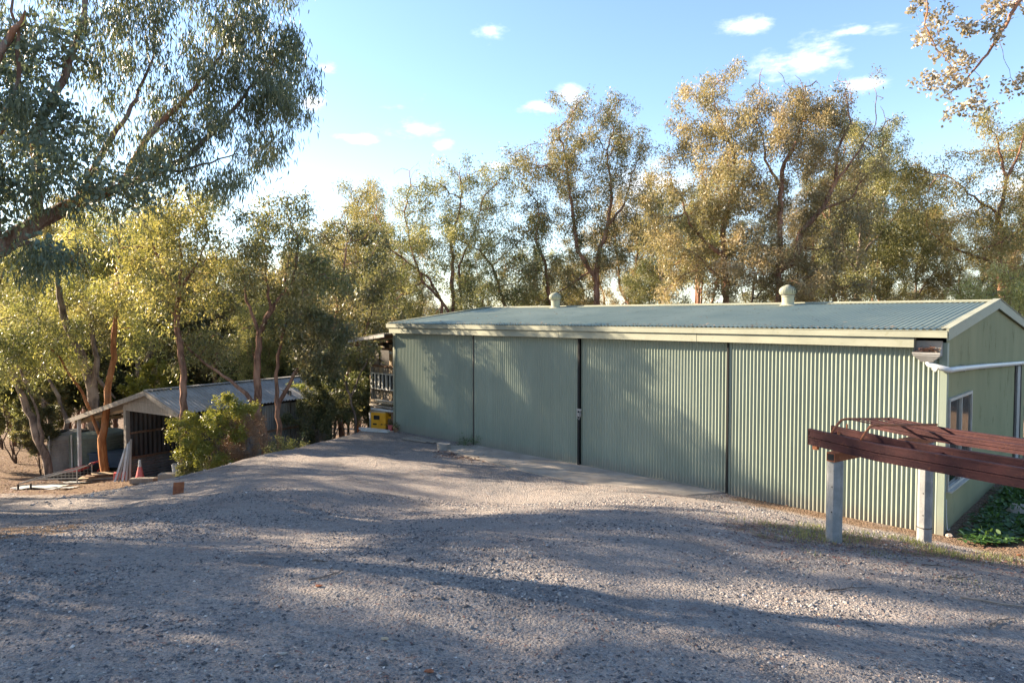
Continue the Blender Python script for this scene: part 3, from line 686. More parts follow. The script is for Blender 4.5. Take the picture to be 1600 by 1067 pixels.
# rain head and downpipe along the gable
rh = MB(); c_ = S(0.22, -0.17, 3.28)
top_ = [(0.2, 0.11), (0.2, -0.11), (-0.2, -0.11), (-0.2, 0.11)]
def ring(k, z): return [c_ + lv * (a * k) + gv * (b * k) + zz * z for a, b in top_]
r0_, r1_, r2_ = ring(1.0, -0.16), ring(1.0, -0.20), ring(0.42, -0.31)
for i in range(4):
    j = (i + 1) % 4; rh.quad(r0_[i], r0_[j], r1_[j], r1_[i]); rh.quad(r1_[i], r1_[j], r2_[j], r2_[i])
rh.quad(*r2_)
for sx in (-1, 1):
    rh.quad(c_ + lv * .2 * sx + gv * .11 + zz * .05, c_ + lv * .2 * sx - gv * .11 - zz * .16, c_ + lv * .2 * sx + gv * .11 - zz * .16)
rh.quad(c_ + lv * .2 + gv * .105 + zz * .05, c_ - lv * .2 + gv * .105 + zz * .05, c_ - lv * .2 + gv * .105 - zz * .16, c_ + lv * .2 + gv * .105 - zz * .16)
rh.bar(c_ + lv * .21 - gv * .112 - zz * .16, c_ - lv * .21 - gv * .112 - zz * .16, 0.02, 0.03)
rho = rh.build('rain_head', 'galv', shed)
pts = rng.normal(0, 1, (260, 3)) * np.array([0.07, 0.035, 0.02]); P_ = np.array([np.array(c_ + lv * float(np.clip(p[0], -.17, .17)) + gv * float(np.clip(p[1], -.07, .08)) + zz * (-0.10 + float(p[2]) + 0.35 * float(np.clip(p[1], -.07, .08)))) for p in pts])
lo = link('trapped_leaves', leaf_mesh('trapped_leaves', P_, 0.06, 0.02, 0, 'diamond', None, 0.6, True), rho, 'leaf_litter'); lo['kind'] = 'stuff'
dp = MB(); dp.tube([S(0.22, -0.17, 2.98), S(0.20, -0.17, 2.93), S(0.1, -0.17, 2.90), S(-0.09, -0.16, 2.85), S(-0.11, -0.11, 2.845), S(-0.11, 0.3, 2.84), S(-0.11, 2.5, 2.77), S(-0.11, 2 * HW, 2.54)], 0.047, 12)
dpo = dp.build('downpipe', 'white', shed, smooth=True)
for t_, b_ in ((0.14, -0.17),): MB().tube([S(0.13, -0.17, 2.885), S(0.07, -0.17, 2.845)], 0.053, 12).build('pipe_joint', 'white', dpo)
for b_ in (1.0, 2.9, 4.8): MB().box(S(-0.075, b_, 2.85 - b_ * 0.035), (0.09, 0.03, 0.13), AX).build('pipe_bracket', 'cream', dpo)
MB().tube([S(-0.05, 0.10, 0.60), S(-0.06, 0.08, 0.35), S(-0.09, 0.02, 0.1), S(-0.08, 0.12, 0.06), S(-0.05, 0.42, 0.02)], 0.007, 5).build('hanging_cable', 'white', shed)
# roof ventilators
def vent(t, b, label):
    z = RZ - (HW - b) * math.tan(slope) if b < HW else RZ
    c = S(t, b, z - 0.03); v = thing('roof_ventilator', label, 'roof vent', c, 'turbine ventilators on the shed roof')
    MB().lathe(c, [(0.24, 0.03), (0.16, 0.07), (0.15, 0.10)], 20).build('flashing', 'cream', v, smooth=False)
    MB().lathe(c, [(0.15, 0.09), (0.15, 0.26), (0.165, 0.265), (0.165, 0.285)], 24).build('throat', 'cream', v)
    for k in range(22):
        a = 2 * math.pi * k / 22; bl = MB(); prev = None
        for j in range(9):
            e = -0.55 + j / 8 * 1.95; r = 0.205 * math.cos(e * 0.98) + 0.015; zc = 0.40 + 0.155 * math.sin(e)
            a0 = a + 0.10 * j / 8
            r = max(r, 0.03); p0 = c + Vector((r * math.cos(a0), r * math.sin(a0), zc)); r2 = r * 0.90 + .004; a1 = a0 + 0.30
            p1 = c + Vector((r2 * math.cos(a1), r2 * math.sin(a1), zc - 0.004))
            if prev: bl.quad(prev[0], prev[1], p1, p0)
            prev = (p0, p1)
        bl.build('vane', 'cream', v)
    MB().lathe(c, [(0.15, 0.285), (0.165, 0.35), (0.17, 0.42), (0.14, 0.48), (0.06, 0.53)], 16).build('vane_core', 'galv_old', v)
    MB().lathe(c, [(0.075, 0.545), (0.06, 0.562), (0.01, 0.57)], 16).build('cap', 'cream', v)
vt = []
def t_for(px, b, z):
    lo_, hi_ = 0, LEN
    for _ in range(40):
        mm = (lo_ + hi_) / 2
        if proj(S(mm, b, z))[0] > px: lo_ = mm
        else: hi_ = mm
    return mm
vent(t_for(1231, HW - 0.35, RZ), HW - 0.35, 'larger looking turbine vent on the shed ridge, towards the gable end on the right')
vent(t_for(868, HW - 0.3, RZ), HW - 0.3, 'turbine vent farther along the shed ridge, towards the lean-to end on the left')
# dry leaves caught on the roof and in the gutter
P_ = np.array([np.array(S(rng.uniform(0, LEN), b, 3.56 + (b + .2) * math.tan(slope))) for b in np.concatenate([rng.uniform(-.2, HW, 130), -.2 + np.abs(rng.normal(0, .10, 420))])])
lo = link('roof_leaves', leaf_mesh('roof_leaves', P_, .075, .02, 0, 'diamond', None, .6, True), shed, 'leaf_litter'); lo['kind'] = 'stuff'
# concrete apron
ap = MB(); 
a0 = [S(11.9, -0.02, 0.03), S(4.0, -0.02, 0.03), S(4.55, -1.0, 0.03), S(5.4, -1.45, 0.03), S(8.2, -1.5, 0.03), S(11.2, -1.2, 0.03), S(12.2, -0.9, 0.03)]
n_ = len(a0); ap.v += a0 + [p - zz * 0.15 for p in a0]; ap.f.append(list(range(n_))[::-1])
for i in range(n_): ap.f.append([i, (i + 1) % n_, n_ + (i + 1) % n_, n_ + i])
props(ap.build('concrete_apron', 'concrete'), 'narrow concrete apron slab along the foot of the sliding doors', 'concrete slab')

# ------------------------------------------------------------------ skillion shelter on the far end
lt = thing('lean_to_shelter', 'open lean-to with pale skillion roof on the far left end of the green shed', 'shelter', S(LEN + 1.5, 2.0, 0))
Lr = 2.75
def LT(t, b, z): return S(LEN + t, b, z)
ua = (LT(Lr, 0, 2.88) - LT(0.1, 0, 3.18)).normalized(); 
corr('roof_sheet', 'galv', lt, LT(0.1, -0.35, 3.20), gv, ua, ua.cross(gv) * -1, 4.4, (LT(Lr, 0, 2.88) - LT(0.1, 0, 3.18)).length)
MB().bar(LT(0.1, -0.33, 3.13), LT(Lr, -0.33, 2.83), 0.03, 0.10).build('roof_edge', 'galv', lt)
for b_ in (0.2, 1.6, 3.0, 3.9): MB().bar(LT(0.1, b_, 3.12), LT(Lr - .1, b_, 2.81), 0.05, 0.1).build('rafter', 'timber_brown', lt)
MB().bar(LT(Lr - 0.3, -0.2, 2.74), LT(Lr - 0.3, 4.0, 2.74), 0.06, 0.12).build('beam', 'timber_brown', lt)
for b_ in (0.8, 3.9): MB().tube([LT(Lr - 0.3, b_, -0.6), LT(Lr - 0.3, b_, 2.7)], 0.055, 8).build('post', 'timber', lt)
wb = 0.85
for k in range(13):
    t0_ = 0.06 + k * 0.20
    if k in (3, 4): z0, z1 = -0.4, 1.35
    elif k in (8, 9, 7): z0, z1 = -0.4, 1.95
    else: z0, z1 = -0.4, 2.75
    MB().box(LT(t0_ + 0.09, wb + random.uniform(-.012, .012), (z0 + z1) / 2), (0.165, 0.03, z1 - z0), AX).build('wall_board', 'timber' if k % 3 else 'timber_pale', lt)
for z_ in (0.5, 1.15, 1.98, 2.6): MB().box(LT(1.3, wb - 0.04, z_), (2.5, 0.05, 0.08), AX).build('wall_rail', 'timber_brown', lt)
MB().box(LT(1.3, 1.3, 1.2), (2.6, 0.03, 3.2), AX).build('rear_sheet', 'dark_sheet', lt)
fw = thing('louvre_frame_row', 'row of old white window frames stored against the lean-to wall', 'window frames', LT(1.3, wb - .12, 1.4))
for z_ in (1.18, 1.72): MB().box(LT(1.25, wb - .12, z_), (2.3, 0.05, 0.045), AX).build('rail', 'dirty_white', fw)
for k in range(11): 
    MB().box(LT(0.12 + k * 0.226, wb - .12, 1.45), (0.045 if k % 2 else 0.08, 0.045, 0.51), AX).build('upright', 'dirty_white', fw)
MB().box(LT(1.25, wb - .085, 1.45), (2.3, 0.01, 0.5), AX).build('pane', 'glass', fw)
b_ = thing('strip_light', 'white strip light hanging under the lean-to roof', 'light', LT(0.5, .5, 2.5)); MB().box(LT(0.5, .5, 2.52), (0.9, 0.09, 0.06), AX).build('housing', 'white', b_); MB().tube([LT(.1, .5, 2.47), LT(.9, .5, 2.47)], .015, 6).build('tube', 'white', b_)

# ------------------------------------------------------------------ clutter round the lean-to
def boxthing(name, label, cat, c, sz, rz, m, group=None, bev=0.008):
    ax = (Vector((math.cos(rz), math.sin(rz), 0)), Vector((-math.sin(rz), math.cos(rz), 0)), zz)
    o = MB().box(c, sz, ax).build(name, m, None, bev); return props(o, label, cat, group)
# yellow metal cabinet
yc = on_ground(591, 671); yt = thing('yellow_cabinet', 'yellow steel site box standing at the mouth of the lean-to', 'cabinet', yc)
a_ = R(-20); ax = (Vector((math.cos(a_), math.sin(a_), 0)), Vector((-math.sin(a_), math.cos(a_), 0)), zz)
def Yc(x, y, z): return yc + ax[0] * x + ax[1] * y + zz * z
MB().box(Yc(0, .2, .29), (.56, .42, .54), ax).build('body', 'yellow', yt, 0.02)
MB().box(Yc(-.05, -.016, .40), (.22, .012, .14), ax).build('recessed_handle', 'dark', yt)
MB().box(Yc(-.12, -.016, .18), (.14, .012, .05), ax).build('vent_slot', 'dark', yt)
MB().box(Yc(.14, -.016, .18), (.06, .012, .03), ax).build('vent_slot', 'dark', yt)
MB().box(Yc(0, .2, .575), (.50, .36, .03), ax).build('lid', 'timber_pale', yt, 0.005)
for k in range(2):
    c = Yc(-.05 + k * .22, -.30 - .16 * k, 0); z_ = H(c.x, c.y); c.z = z_ + 0.045
    boxthing('white_plank', ['white painted plank on the gravel nearest the yellow cabinet', 'white painted plank on the gravel, a step in front of the other plank'][k], 'plank', c, (1.0, .16, .07), R(-28 + 9 * k), 'dirty_white')
def bucket(c, r, h, label, m='white', name='white_bucket', cat='bucket'):
    t = thing(name, label, cat, c); t_ = MB().lathe(c, [(r * .85, 0), (r, h), (r * 1.05, h), (r * 1.05, h - .02)], 18); t_.build('bucket_wall', m, t)
    MB().lathe(c + zz * h, [(r * .93, -.05), (r * .93, -0.02)], 18).build('contents', 'soil', t)
    MB().tube([c + Vector((r * math.cos(x_), -0.02, h - .02 + r * .0 + .55 * r * math.sin(x_) - .0)) for x_ in np.linspace(0, math.pi, 8)], 0.005, 4).build('wire_handle', 'galv', t)
    return t
g1 = gp(583, 23.6); bucket(g1, .15, .62, 'tall white drum half hidden behind the yellow cabinet', 'white', 'white_drum', 'drum')
g1 = gp(600, 24.2); bucket(g1, .17, .7, 'pink and white drum between the yellow cabinet and the timber stack', 'dirty_white', 'white_drum', 'drum')
bt = thing('rubble_table', 'low slab table with rubble left of the yellow cabinet', 'table', gp(565, 24.5)); gg = gp(565, 24.5)
MB().box(gg + zz * .42, (1.1, .7, .07)).build('table_slab', 'concrete', bt, .01)
for sx in (-.4, .4): MB().box(gg + Vector((sx, 0, .18)), (.14, .5, .42)).build('leg', 'timber', bt)
b2 = thing('brick_stack', 'small heap of pinkish bricks on the slab table', 'bricks', gg + zz * .455)
for k in range(5): MB().box(gg + Vector((-.3 + .13 * k * (1 if k < 3 else .6), .05 * (k % 2), .495 + (.085 if k > 2 else 0))), (.11, .23, .076)).build('brick', 'dirty_white' if k % 2 else 'concrete', b2, .004)
ts = thing('timber_stack', 'stack of pale timber and pipes stored under the lean-to against the shed end', 'timber stack', LT(.5, 1.0, .4))
for k in range(11):
    z_ = .62 + (k // 4) * .13 + random.uniform(-.02, .02); dx = random.uniform(-.1, .1); bb_ = -.05 + (k % 4) * .17
    MB().bar(LT(.05, bb_, z_), LT(1.25 + dx * 2, bb_ + dx, z_ + .05 * dx), .13, .06).build('plank', ('dirty_white', 'timber', 'timber_pale')[k % 3], ts)
for b_ in (.0, .55): 
    MB().box(LT(.5, b_, .56), (1.0, .1, .06), AX).build('bearer', 'timber_brown', ts)
    for t_ in (.1, .9): MB().box(LT(t_, b_, .13), (.09, .09, .8), AX).build('leg', 'timber_brown', ts)
k_ = thing('orange_crate', 'brown crate with yellow bundle under the timber stack', 'crate', LT(.35, .1, 0)); MB().box(LT(.4, .15, .18), (.5, .4, .34), AX).build('crate_body', 'timber_brown', k_, .01); MB().box(LT(.4, .12, .39), (.36, .3, .09), AX).build('bundle', 'yellow', k_, .03)
def flowerpot(px, Y, label, r, m):
    c = gp(px, Y); t = thing('flower_pot', label, 'flower pot', c); MB().lathe(c, [(r * .7, 0), (r, r * 1.5), (r * 1.12, r * 1.5), (r * 1.12, r * 1.75)], 14).build('pot', m, t)
    P = np.random.default_rng(5).normal(0, r * .6, (60, 3)) + np.array(c) + [0, 0, r * 2.1]; link('foliage', leaf_mesh('foliage', P, .09, .03, -.4), t, 'leaf_dark')
flowerpot(610, 22.4, 'faded pink flower pot on the ground just left of the shed corner', .10, 'pink'); flowerpot(618, 22.1, 'small dark flower pot on the ground touching the shed corner', .08, 'timber_brown')
# boards and galvanised tub at the shed foot
c = on_ground(662, 690); 
for k in range(3):
    cc = c + lv * (.1 * k) + nv * (-.17 + .17 * k); cc.z = H(cc.x, cc.y) + .03 + .004 * k
    boxthing('weathered_board', ['weathered board on the ground closest to the first shed panel', 'middle one of the three weathered boards by the shed', 'weathered board farthest out from the shed wall onto the gravel'][k], 'board', cc, (1.4 - .2 * k, .15, .035), math.atan2(lv.y, lv.x) + .12 * k - .1, 'timber', 'weathered boards lying by the shed')
c = on_ground(693, 702); tb = thing('galvanised_tub', 'short round galvanised tub standing by the shed wall near the apron', 'tub', c)
MB().lathe(c, [(.17, 0), (.19, .15), (.2, .15), (.2, .165)], 20).build('tub_wall', 'galv', tb); MB().lathe(c, [(.17, .1), (.17, .13)], 20).build('contents', 'soil', tb)

# ------------------------------------------------------------------ steel vehicle ramp on concrete posts
rd = Vector((.548, -.836, 0)).normalized(); rw = Vector((.836, .548, 0)).normalized()
RA = Vector((4.16, 9.5, 0))
def rz(s): return 2.14 - 0.01 * s + (0.055 * min(1, max(0, (0.95 - s) / .95)))   # slight kink near the far end
def RP(s, w_, dz=0): return RA + rd * s + rw * w_ + zz * (rz(s) + dz)
ramp = thing('steel_ramp', 'rusty red steel vehicle ramp raised on concrete posts beside the shed', 'ramp', RA + rd * 2 + rw * 1)
RL = 5.2
def beam(w_, s0, name='channel_beam'):
    o = None
    for (z0, h) in (((-.125, .11), (-.235, .10)) if w_ == 0 else ((-.105, .09), (-.185, .07)) if w_ < 1 else ((-.08, .07), (-.135, .048))):
        m_ = MB()
        for (a, b) in ((s0, .95), (.95, RL)):
            pa, pb = RP(a, w_, z0 + h / 2), RP(b, w_, z0 + h / 2)
            m_.bar(pa + rw * .025, pb + rw * .025, .006, h)                  # web set back
            for dz in (-h / 2 + .005, h / 2 - .005): m_.bar(pa + zz * dz, pb + zz * dz, .06, .010)
            m_.bar(pa + zz * (h / 2 - .012) - rw * .028, pb + zz * (h / 2 - .012) - rw * .028, .006, .024)
            m_.bar(pa - zz * (h / 2 - .012) - rw * .028, pb - zz * (h / 2 - .012) - rw * .028, .006, .024)
            m_.bar(pa - rw * .020, pb - rw * .020, .006, h * .93)
        o = m_.build(name, 'rust_red', ramp)
    m_ = MB(); m_.box(RP(s0, w_, -.125 if w_ == 0 else -.095 if w_ < 1 else -.07), (.008, .064, .22 if w_ == 0 else .17 if w_ < 1 else .12), (rd, rw, zz)); m_.build('end_plate', 'rust_red', o)
for w_, s0 in ((0, 0), (.52, .02), (1.5, .05), (2.0, .05)): beam(w_, s0)
for s_ in (.12, 1.5, 2.9, 4.3):
    for w_ in (0.03, 1.53): MB().bar(RP(s_, w_, -.10), RP(s_, w_ + .46, -.10), .05, .04).build('track_spacer', 'rust_red', ramp)
for s_ in (.42, 4.4):
    hz_ = RP(s_, 0, -.237 - .062).z
    a = RA + rd * s_ + rw * -.16; b = RA + rd * s_ + rw * 2.55; a.z = b.z = hz_
    MB().bar(a, b, .12, .12).build('cross_beam', 'rust', ramp)
    MB().box(a - rw * .002, (.09, .006, .085), (rd, rw, zz)).build('beam_opening', 'dark', ramp)
MB().box(RP(.1, -.0, -.258), (.07, .05, .06), (rd, rw, zz)).build('lug', 'rust', ramp); MB().tube([RP(.24, .52, -.02), RP(.24, .52, .05)], .012, 6).build('bolt', 'rust', ramp); MB().tube([RP(.42, .02, -.02), RP(.42, .02, .03)], .02, 6).build('bolt', 'rust', ramp)
def hoop(s_, we, ze):
    MB().tube([RP(s_, .0, -.01), RP(s_ + .0, .10, .07), RP(s_ + .0, .22, .145), RP(s_, .32, .155), RP(s_, we, ze)], .017, 8).build('hoop_pipe', 'rust', ramp, smooth=True)
hoop(.33, 1.52, .06); hoop(.74, 2.0, .015)
for k in range(6):
    w_ = .42 + k * .25; za = .155 - (w_ - .32) / 1.2 * .095; zb = .155 - (w_ - .32) / 1.68 * .14
    MB().tube([RP(.33, w_, za), RP(.74, w_, zb)], .011, 6).build('rung', 'rust_red', ramp)
for (s_, w_, label) in ((.40, -.02, 'concrete post under the near left corner of the steel ramp'), (.40, 2.42, 'concrete post under the ramp close to the shed corner'),
                        (4.4, 0.0, 'concrete post under the end of the ramp nearest the camera'), (4.4, 2.4, 'concrete post under the right end of the ramp')):
    p = RA + rd * s_ + rw * w_; zt = RP(s_, 0, -.237 - .124).z; zb = H(p.x, p.y) - .25
    hgt_ = zt - zb; r = .098
    m_ = MB(); a = [(math.cos(R(22.5 + 45 * k)) * r * 1.06, math.sin(R(22.5 + 45 * k)) * r * 1.06) for k in range(8)]
    b0 = len(m_.v); zs = (zb, zb + .25 + .3, zt - .01, zt)
    for i, z_ in enumerate(zs):
        for x_, y_ in a: m_.v.append(Vector((p.x, p.y, z_)) + rd * x_ * (.97 if i == 3 else 1) + rw * y_ * (.97 if i == 3 else 1))
    for i in range(3):
        for k in range(8): m_.f.append([i * 8 + k, i * 8 + (k + 1) % 8, i * 8 + 8 + (k + 1) % 8, i * 8 + 8 + k])
    m_.f.append(list(range(24, 32))); cpo = thing('concrete_post', label, 'post', (p.x, p.y, H(p.x, p.y)), 'octagonal concrete posts holding up the ramp')
    m_.build('shaft', 'post', cpo, .006)
    dk = MB()
    for z_ in (.28, .62): dk.tube([Vector((p.x, p.y, zb + .25 + z_ + .15)) - rw * (r + .002) + rd * .02, Vector((p.x, p.y, zb + .25 + z_ + .15)) - rw * (r - .02) + rd * .02], .010, 6)
    dk.build('bolt_hole', 'dark', cpo)
    if w_ > 2 and s_ < 1:
        MB().lathe(Vector((p.x, p.y, zb + .25 + .22)), [(.109, 0), (.109, .014)], 8).build('wire_band', 'dark_sheet', cpo)

# ------------------------------------------------------------------ weatherboard carport shed down on the left
FZ = 21.0
th = R(32)
cu = Vector((math.cos(th), -math.sin(th) * .5, 0)).normalized(); cl = Vector((math.sin(th), math.cos(th), 0)).normalized()
cu = Vector((cl.y, -cl.x, 0)) * 1.0
# front right post foot and left post foot on the ground
K0 = gp(282, 21.0); K0.z = -1.085
def kx(px):      # distance along -cu from K0 that projects to px
    lo_, hi_ = 0.0, 12.0
    for _ in range(40):
        mm = (lo_ + hi_) / 2; p = K0 - cu * mm
        if proj(p)[0] > px: lo_ = mm
        else: hi_ = mm
    return mm
WL = kx(197); WLL = kx(122); KZ = K0.z; FL = -.95   # floor below the reference level
def K(a, b, z): return Vector((K0.x, K0.y, 0)) - cu * a + cl * b + zz * (KZ + z)
cp = thing('carport_shed', 'old grey corrugated shed with open weatherboard gable and side lean-to below the drive', 'shed', K(WL / 2, 3, 0))
KA = (-cu, cl, zz)
def zat(px, py, a, b):   # height above KZ of pixel row at plan position
    p = K(a, b, 0); x, y, w_ = proj(p); lo_, hi_ = -3, 6
    for _ in range(40):
        mm = (lo_ + hi_) / 2
        if proj(K(a, b, mm))[1] > py: lo_ = mm
        else: hi_ = mm
    return mm
eR = zat(283, 645, 0, 0); eL = eR; aA = kx(240); ap_ = zat(240, 611, aA, 0); eLL = zat(122, 654, WLL, 0); eLj = zat(197, 635, WL, 0)
DL = 6.2
print('CARPORT', WL, WLL, KZ, eR, ap_, eLL, eLj, aA)
ap_ = max(ap_, eR + .35)
# posts
def kpost(a, b, top, m='timber', r=.06, z0=-1.3): return MB().box(K(a, b, (top + z0) / 2), (r * 2, r * 2, top - z0), KA).build('post', m, cp)
kpost(0.05, 0.05, eR - .02, 'timber_brown'); kpost(WL, .05, eLj, 'timber', .07); kpost(WLL, .05, eLL - .04, 'dirty_white', .05); kpost(WLL, DL * .6, eLL - .04, 'timber', .05); kpost(-.12, .02, eR - .1, 'dirty_white', .035)
# roof planes: right slope, left slope running on into the lean-to
def plane(name, a0, z0, a1, z1, b0, b1, m='galv'):
    o = K(a0, b0, z0); top = K(a1, b0, z1); v = (top - o); L_ = v.length; v.normalize()
    return corr(name, m, cp, o, cl, v, v.cross(cl) if v.cross(cl).z > 0 else -v.cross(cl), b1 - b0, L_, pitch=.13, amp=.022)
plane('roof', -.22, eR + .0, aA, ap_ + .03, -.22, DL); plane('roof', WLL + .25, eLL - .03, aA, ap_ + .03, -.22, DL)
MB().bar(K(aA, -.22, ap_ + .05), K(aA, DL, ap_ + .05), .22, .02).build('ridge_cap', 'galv', cp)
for (a0, z0, a1, z1) in ((-.25, eR - .06, aA, ap_ - .05), (WLL + .28, eLL - .1, aA + .01, ap_ - .05)):
    MB().bar(K(a0, -.24, z0), K(a1, -.24, z1), .035, .15).build('barge_board', 'timber', cp)
# weatherboard gable
nb_ = 5
zlo = eR - .02
for k in range(nb_):
    z0 = zlo + (ap_ - zlo - .05) * k / nb_; z1 = zlo + (ap_ - zlo - .05) * (k + 1) / nb_
    fr_ = (z0 - zlo) / (ap_ - zlo); a0 = aA * fr_ ; a1 = WL + (aA - WL) * fr_ 
    MB().box(K((a0 + a1) / 2, -.05 - .008 * (k % 2), (z0 + z1) / 2), (max(.15, a1 - a0 - .05), .025, (z1 - z0) * .97), KA).build('weatherboard', 'timber', cp)
# left inner wall: dark upright sheets over a ribbed skirt; rear and right walls
kick = .09
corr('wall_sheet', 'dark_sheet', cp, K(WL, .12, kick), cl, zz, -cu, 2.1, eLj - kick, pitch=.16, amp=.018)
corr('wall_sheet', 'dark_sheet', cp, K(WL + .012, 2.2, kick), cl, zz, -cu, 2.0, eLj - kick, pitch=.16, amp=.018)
corr('lower_wall_sheet', 'galv_old', cp, K(WL - .01, .12, FL), zz, cl, cu, kick - FL, 4.1, pitch=.09, amp=.016)
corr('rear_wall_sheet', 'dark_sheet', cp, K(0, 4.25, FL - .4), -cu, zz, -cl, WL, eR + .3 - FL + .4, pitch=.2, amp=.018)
MB().bar(K(WL - .05, .1, eR * .5), K(WL - .05, 4.2, eR * .5), .05, .07).build('wall_rail', 'timber_brown', cp); MB().bar(K(WL - .05, .1, kick), K(WL - .05, 4.2, kick), .06, .07).build('wall_rail', 'timber_brown', cp)
for k in range(3):
    b0 = .2 + k * 2.0; zb = -1.1
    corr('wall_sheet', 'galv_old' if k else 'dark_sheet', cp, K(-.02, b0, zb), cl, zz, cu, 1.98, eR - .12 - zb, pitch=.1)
MB().bar(K(-.06, .1, eR * .45), K(-.06, DL, eR * .45), .05, .08).build('wall_rail', 'timber_brown', cp)
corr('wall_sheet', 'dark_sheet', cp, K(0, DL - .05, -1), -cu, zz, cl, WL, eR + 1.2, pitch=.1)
for b_ in (.3, 1.8, 3.3): MB().bar(K(WLL + .1, b_, eLL - .09), K(WL, b_, eLj - .09), .05, .09).build('rafter', 'timber_pale', cp)
MB().bar(K(WLL, .03, eLL - .12), K(WLL, DL * .62, eLL - .12), .05, .1).build('lean_to_beam', 'timber_pale', cp)
MB().bar(K(-.1, -.02, eR - .08), K(WL + .05, -.02, eR - .08), .05, .12).build('lintel', 'timber', cp)

# ---- things stored around the carport
def conething(px, py, h, label):
    c = gp(px, 21.7); t = thing('traffic_cone', label, 'traffic cone', c)
    MB().box(c + zz * .045, (.34, .34, .09)).build('base', 'black', t, .015)
    MB().lathe(c, [(.14, .08), (.055, h * .68)], 18).build('cone_body', 'pink', t); MB().lathe(c, [(.118 - .0, h * .36), (.105, h * .36), (.082, h * .55)], 18)
    MB().lathe(c, [(.056, h * .68), (.048, h * .74), (.035, h), (.02, h + .005)], 18).build('white_tip', 'dirty_white', t)
conething(216, 752, .68, 'faded pink traffic cone with white tip and black base, by the carport post')
pb = K(WL - .02, -.25, 0)
for k in range(5):
    c = gp(176 + k * 6, 21.9); topp = at(196 + k * 2.2, 700 - k * 3.5, pb.y - .1)
    o = MB().bar(c + zz * .0, topp, .065, .025, (0, -1, 0)).build('leaning_board', ('dirty_white', 'timber', 'dirty_white', 'galv', 'timber')[k])
    props(o, ['leftmost and shortest of the pale boards leaning on the carport post', 'grey board second from the left leaning on the carport post', 'middle whitish board leaning on the carport post', 'thin metal strip leaning on the carport post, right of the whitish boards', 'grey board leaning closest to the traffic cone'][k], 'board', 'boards leaning on the carport post')
c = gp(186, 22.3); boxthing('pink_crate', 'faded pink plastic tub behind the leaning boards', 'tub', c + Vector((-.2, .35, .10)), (.4, .3, .22), .4, 'pink')
# sleepers
c = on_ground(226, 748)
for k, (px, py, L_, h, lab) in enumerate(((226, 749, .95, .17, 'mossy sleeper on the ground just right of the traffic cone'), (258, 752, .8, .15, 'dark sleeper on the ground beneath the concrete block'), (240, 757, 1.1, .07, 'low broken sleeper lying in front of the others'))):
    c = gp(px, (21.3, 21.1, 20.5)[k]); boxthing('timber_sleeper', lab, 'sleeper', c + zz * h / 2, (L_, .2, h), .1 - .2 * k, ('timber', 'timber_brown', 'timber_brown')[k], 'sleepers in front of the carport', .015)
c = gp(268, 20.75); boxthing('concrete_block', 'long grey concrete block resting on sleepers at the carport mouth', 'concrete block', c + Vector((0, .0, .27)), (.80, .30, .20), .12, 'concrete', None, .015)
c = gp(267, 20.75); boxthing('concrete_pier', 'broken concrete pier under the long block', 'concrete block', c + Vector((.05, .0, .08)), (.55, .26, .18), .05, 'concrete', None, .02)
c = gp(272, 20.85); c.z += .37; bucket(c - zz * .0 , .11, .24, 'white bucket standing on the concrete block under the carport edge')
c = on_ground(279, 771); rs_ = MB().box(c + zz * .10, (.20, .012, .25), (Vector((.95, .3, 0)), Vector((-.3, .95, .0)), Vector((.05, .12, 1)).normalized())).build('rusty_sheet', 'rust'); props(rs_, 'rusty orange steel sheet stuck upright in the bank by the carport', 'steel sheet')
# plywood pile and dark heap
for k in range(6):
    c = gp(152 + (k % 3) * 6, 23.2); c.z += .08 + k * .045
    o = MB().box(c, (1.5 - .12 * k, .7 - .05 * k, .022), (Vector((math.cos(.2 * k - .35), math.sin(.2 * k - .35), .12 - .04 * k)).normalized(), Vector((-math.sin(.2 * k - .35), math.cos(.2 * k - .35), 0)), Vector((-.1, 0, 1)).normalized())).build('plywood_offcut', ('timber_brown', 'timber_brown', 'timber', 'timber_pale', 'timber_brown', 'timber_pale')[k])
    props(o, ['plywood offcut at the bottom of the pile under the carport lean-to', 'second plywood offcut up from the ground in the pile', 'greyish plywood offcut in the middle of the pile', 'pale plywood offcut just above the grey one', 'brown plywood offcut below the topmost pale sheet', 'pale plywood sheet on top of the pile under the lean-to'][k], 'plywood', 'plywood pile under the lean-to')
# wheelbarrow-like red cart with hoops
c = gp(112, 24.0); rb = thing('red_barrow', 'upturned red barrow with curved handles left of the carport post', 'wheelbarrow', c)
m_ = MB(); m_.v += [c + Vector(v) for v in ((-.5, -.2, .24), (.4, -.3, .34), (.4, .3, .34), (-.5, .22, .24), (-.3, -.1, .32), (.28, -.15, .46), (.28, .2, .46), (-.3, .15, .32))]; m_.f += [[0, 1, 5, 4], [1, 2, 6, 5], [2, 3, 7, 6], [3, 0, 4, 7], [4, 5, 6, 7]]; m_.build('tray', 'red', rb, .01)
for sx in (0, 1): MB().tube([c + Vector((.45, -.2 + sx * .4, .4)), c + Vector((.75, -.2 + sx * .4, .62)), c + Vector((1.0, -.2 + sx * .4, .66)), c + Vector((1.12, -.2 + sx * .4, .5)), c + Vector((.95, -.2 + sx * .4, .3))], .018, 7).build('handle', 'red', rb, smooth=True)
MB().box(c + Vector((0, 0, .14)), (.9, .5, .28)).build('undertray', 'black', rb, .03)
MB().lathe(c + Vector((-.62, 0, .0)), [(.05, .0), (.17, .03), (.17, .12), (.05, .15)], 14).build('wheel', 'black', rb)
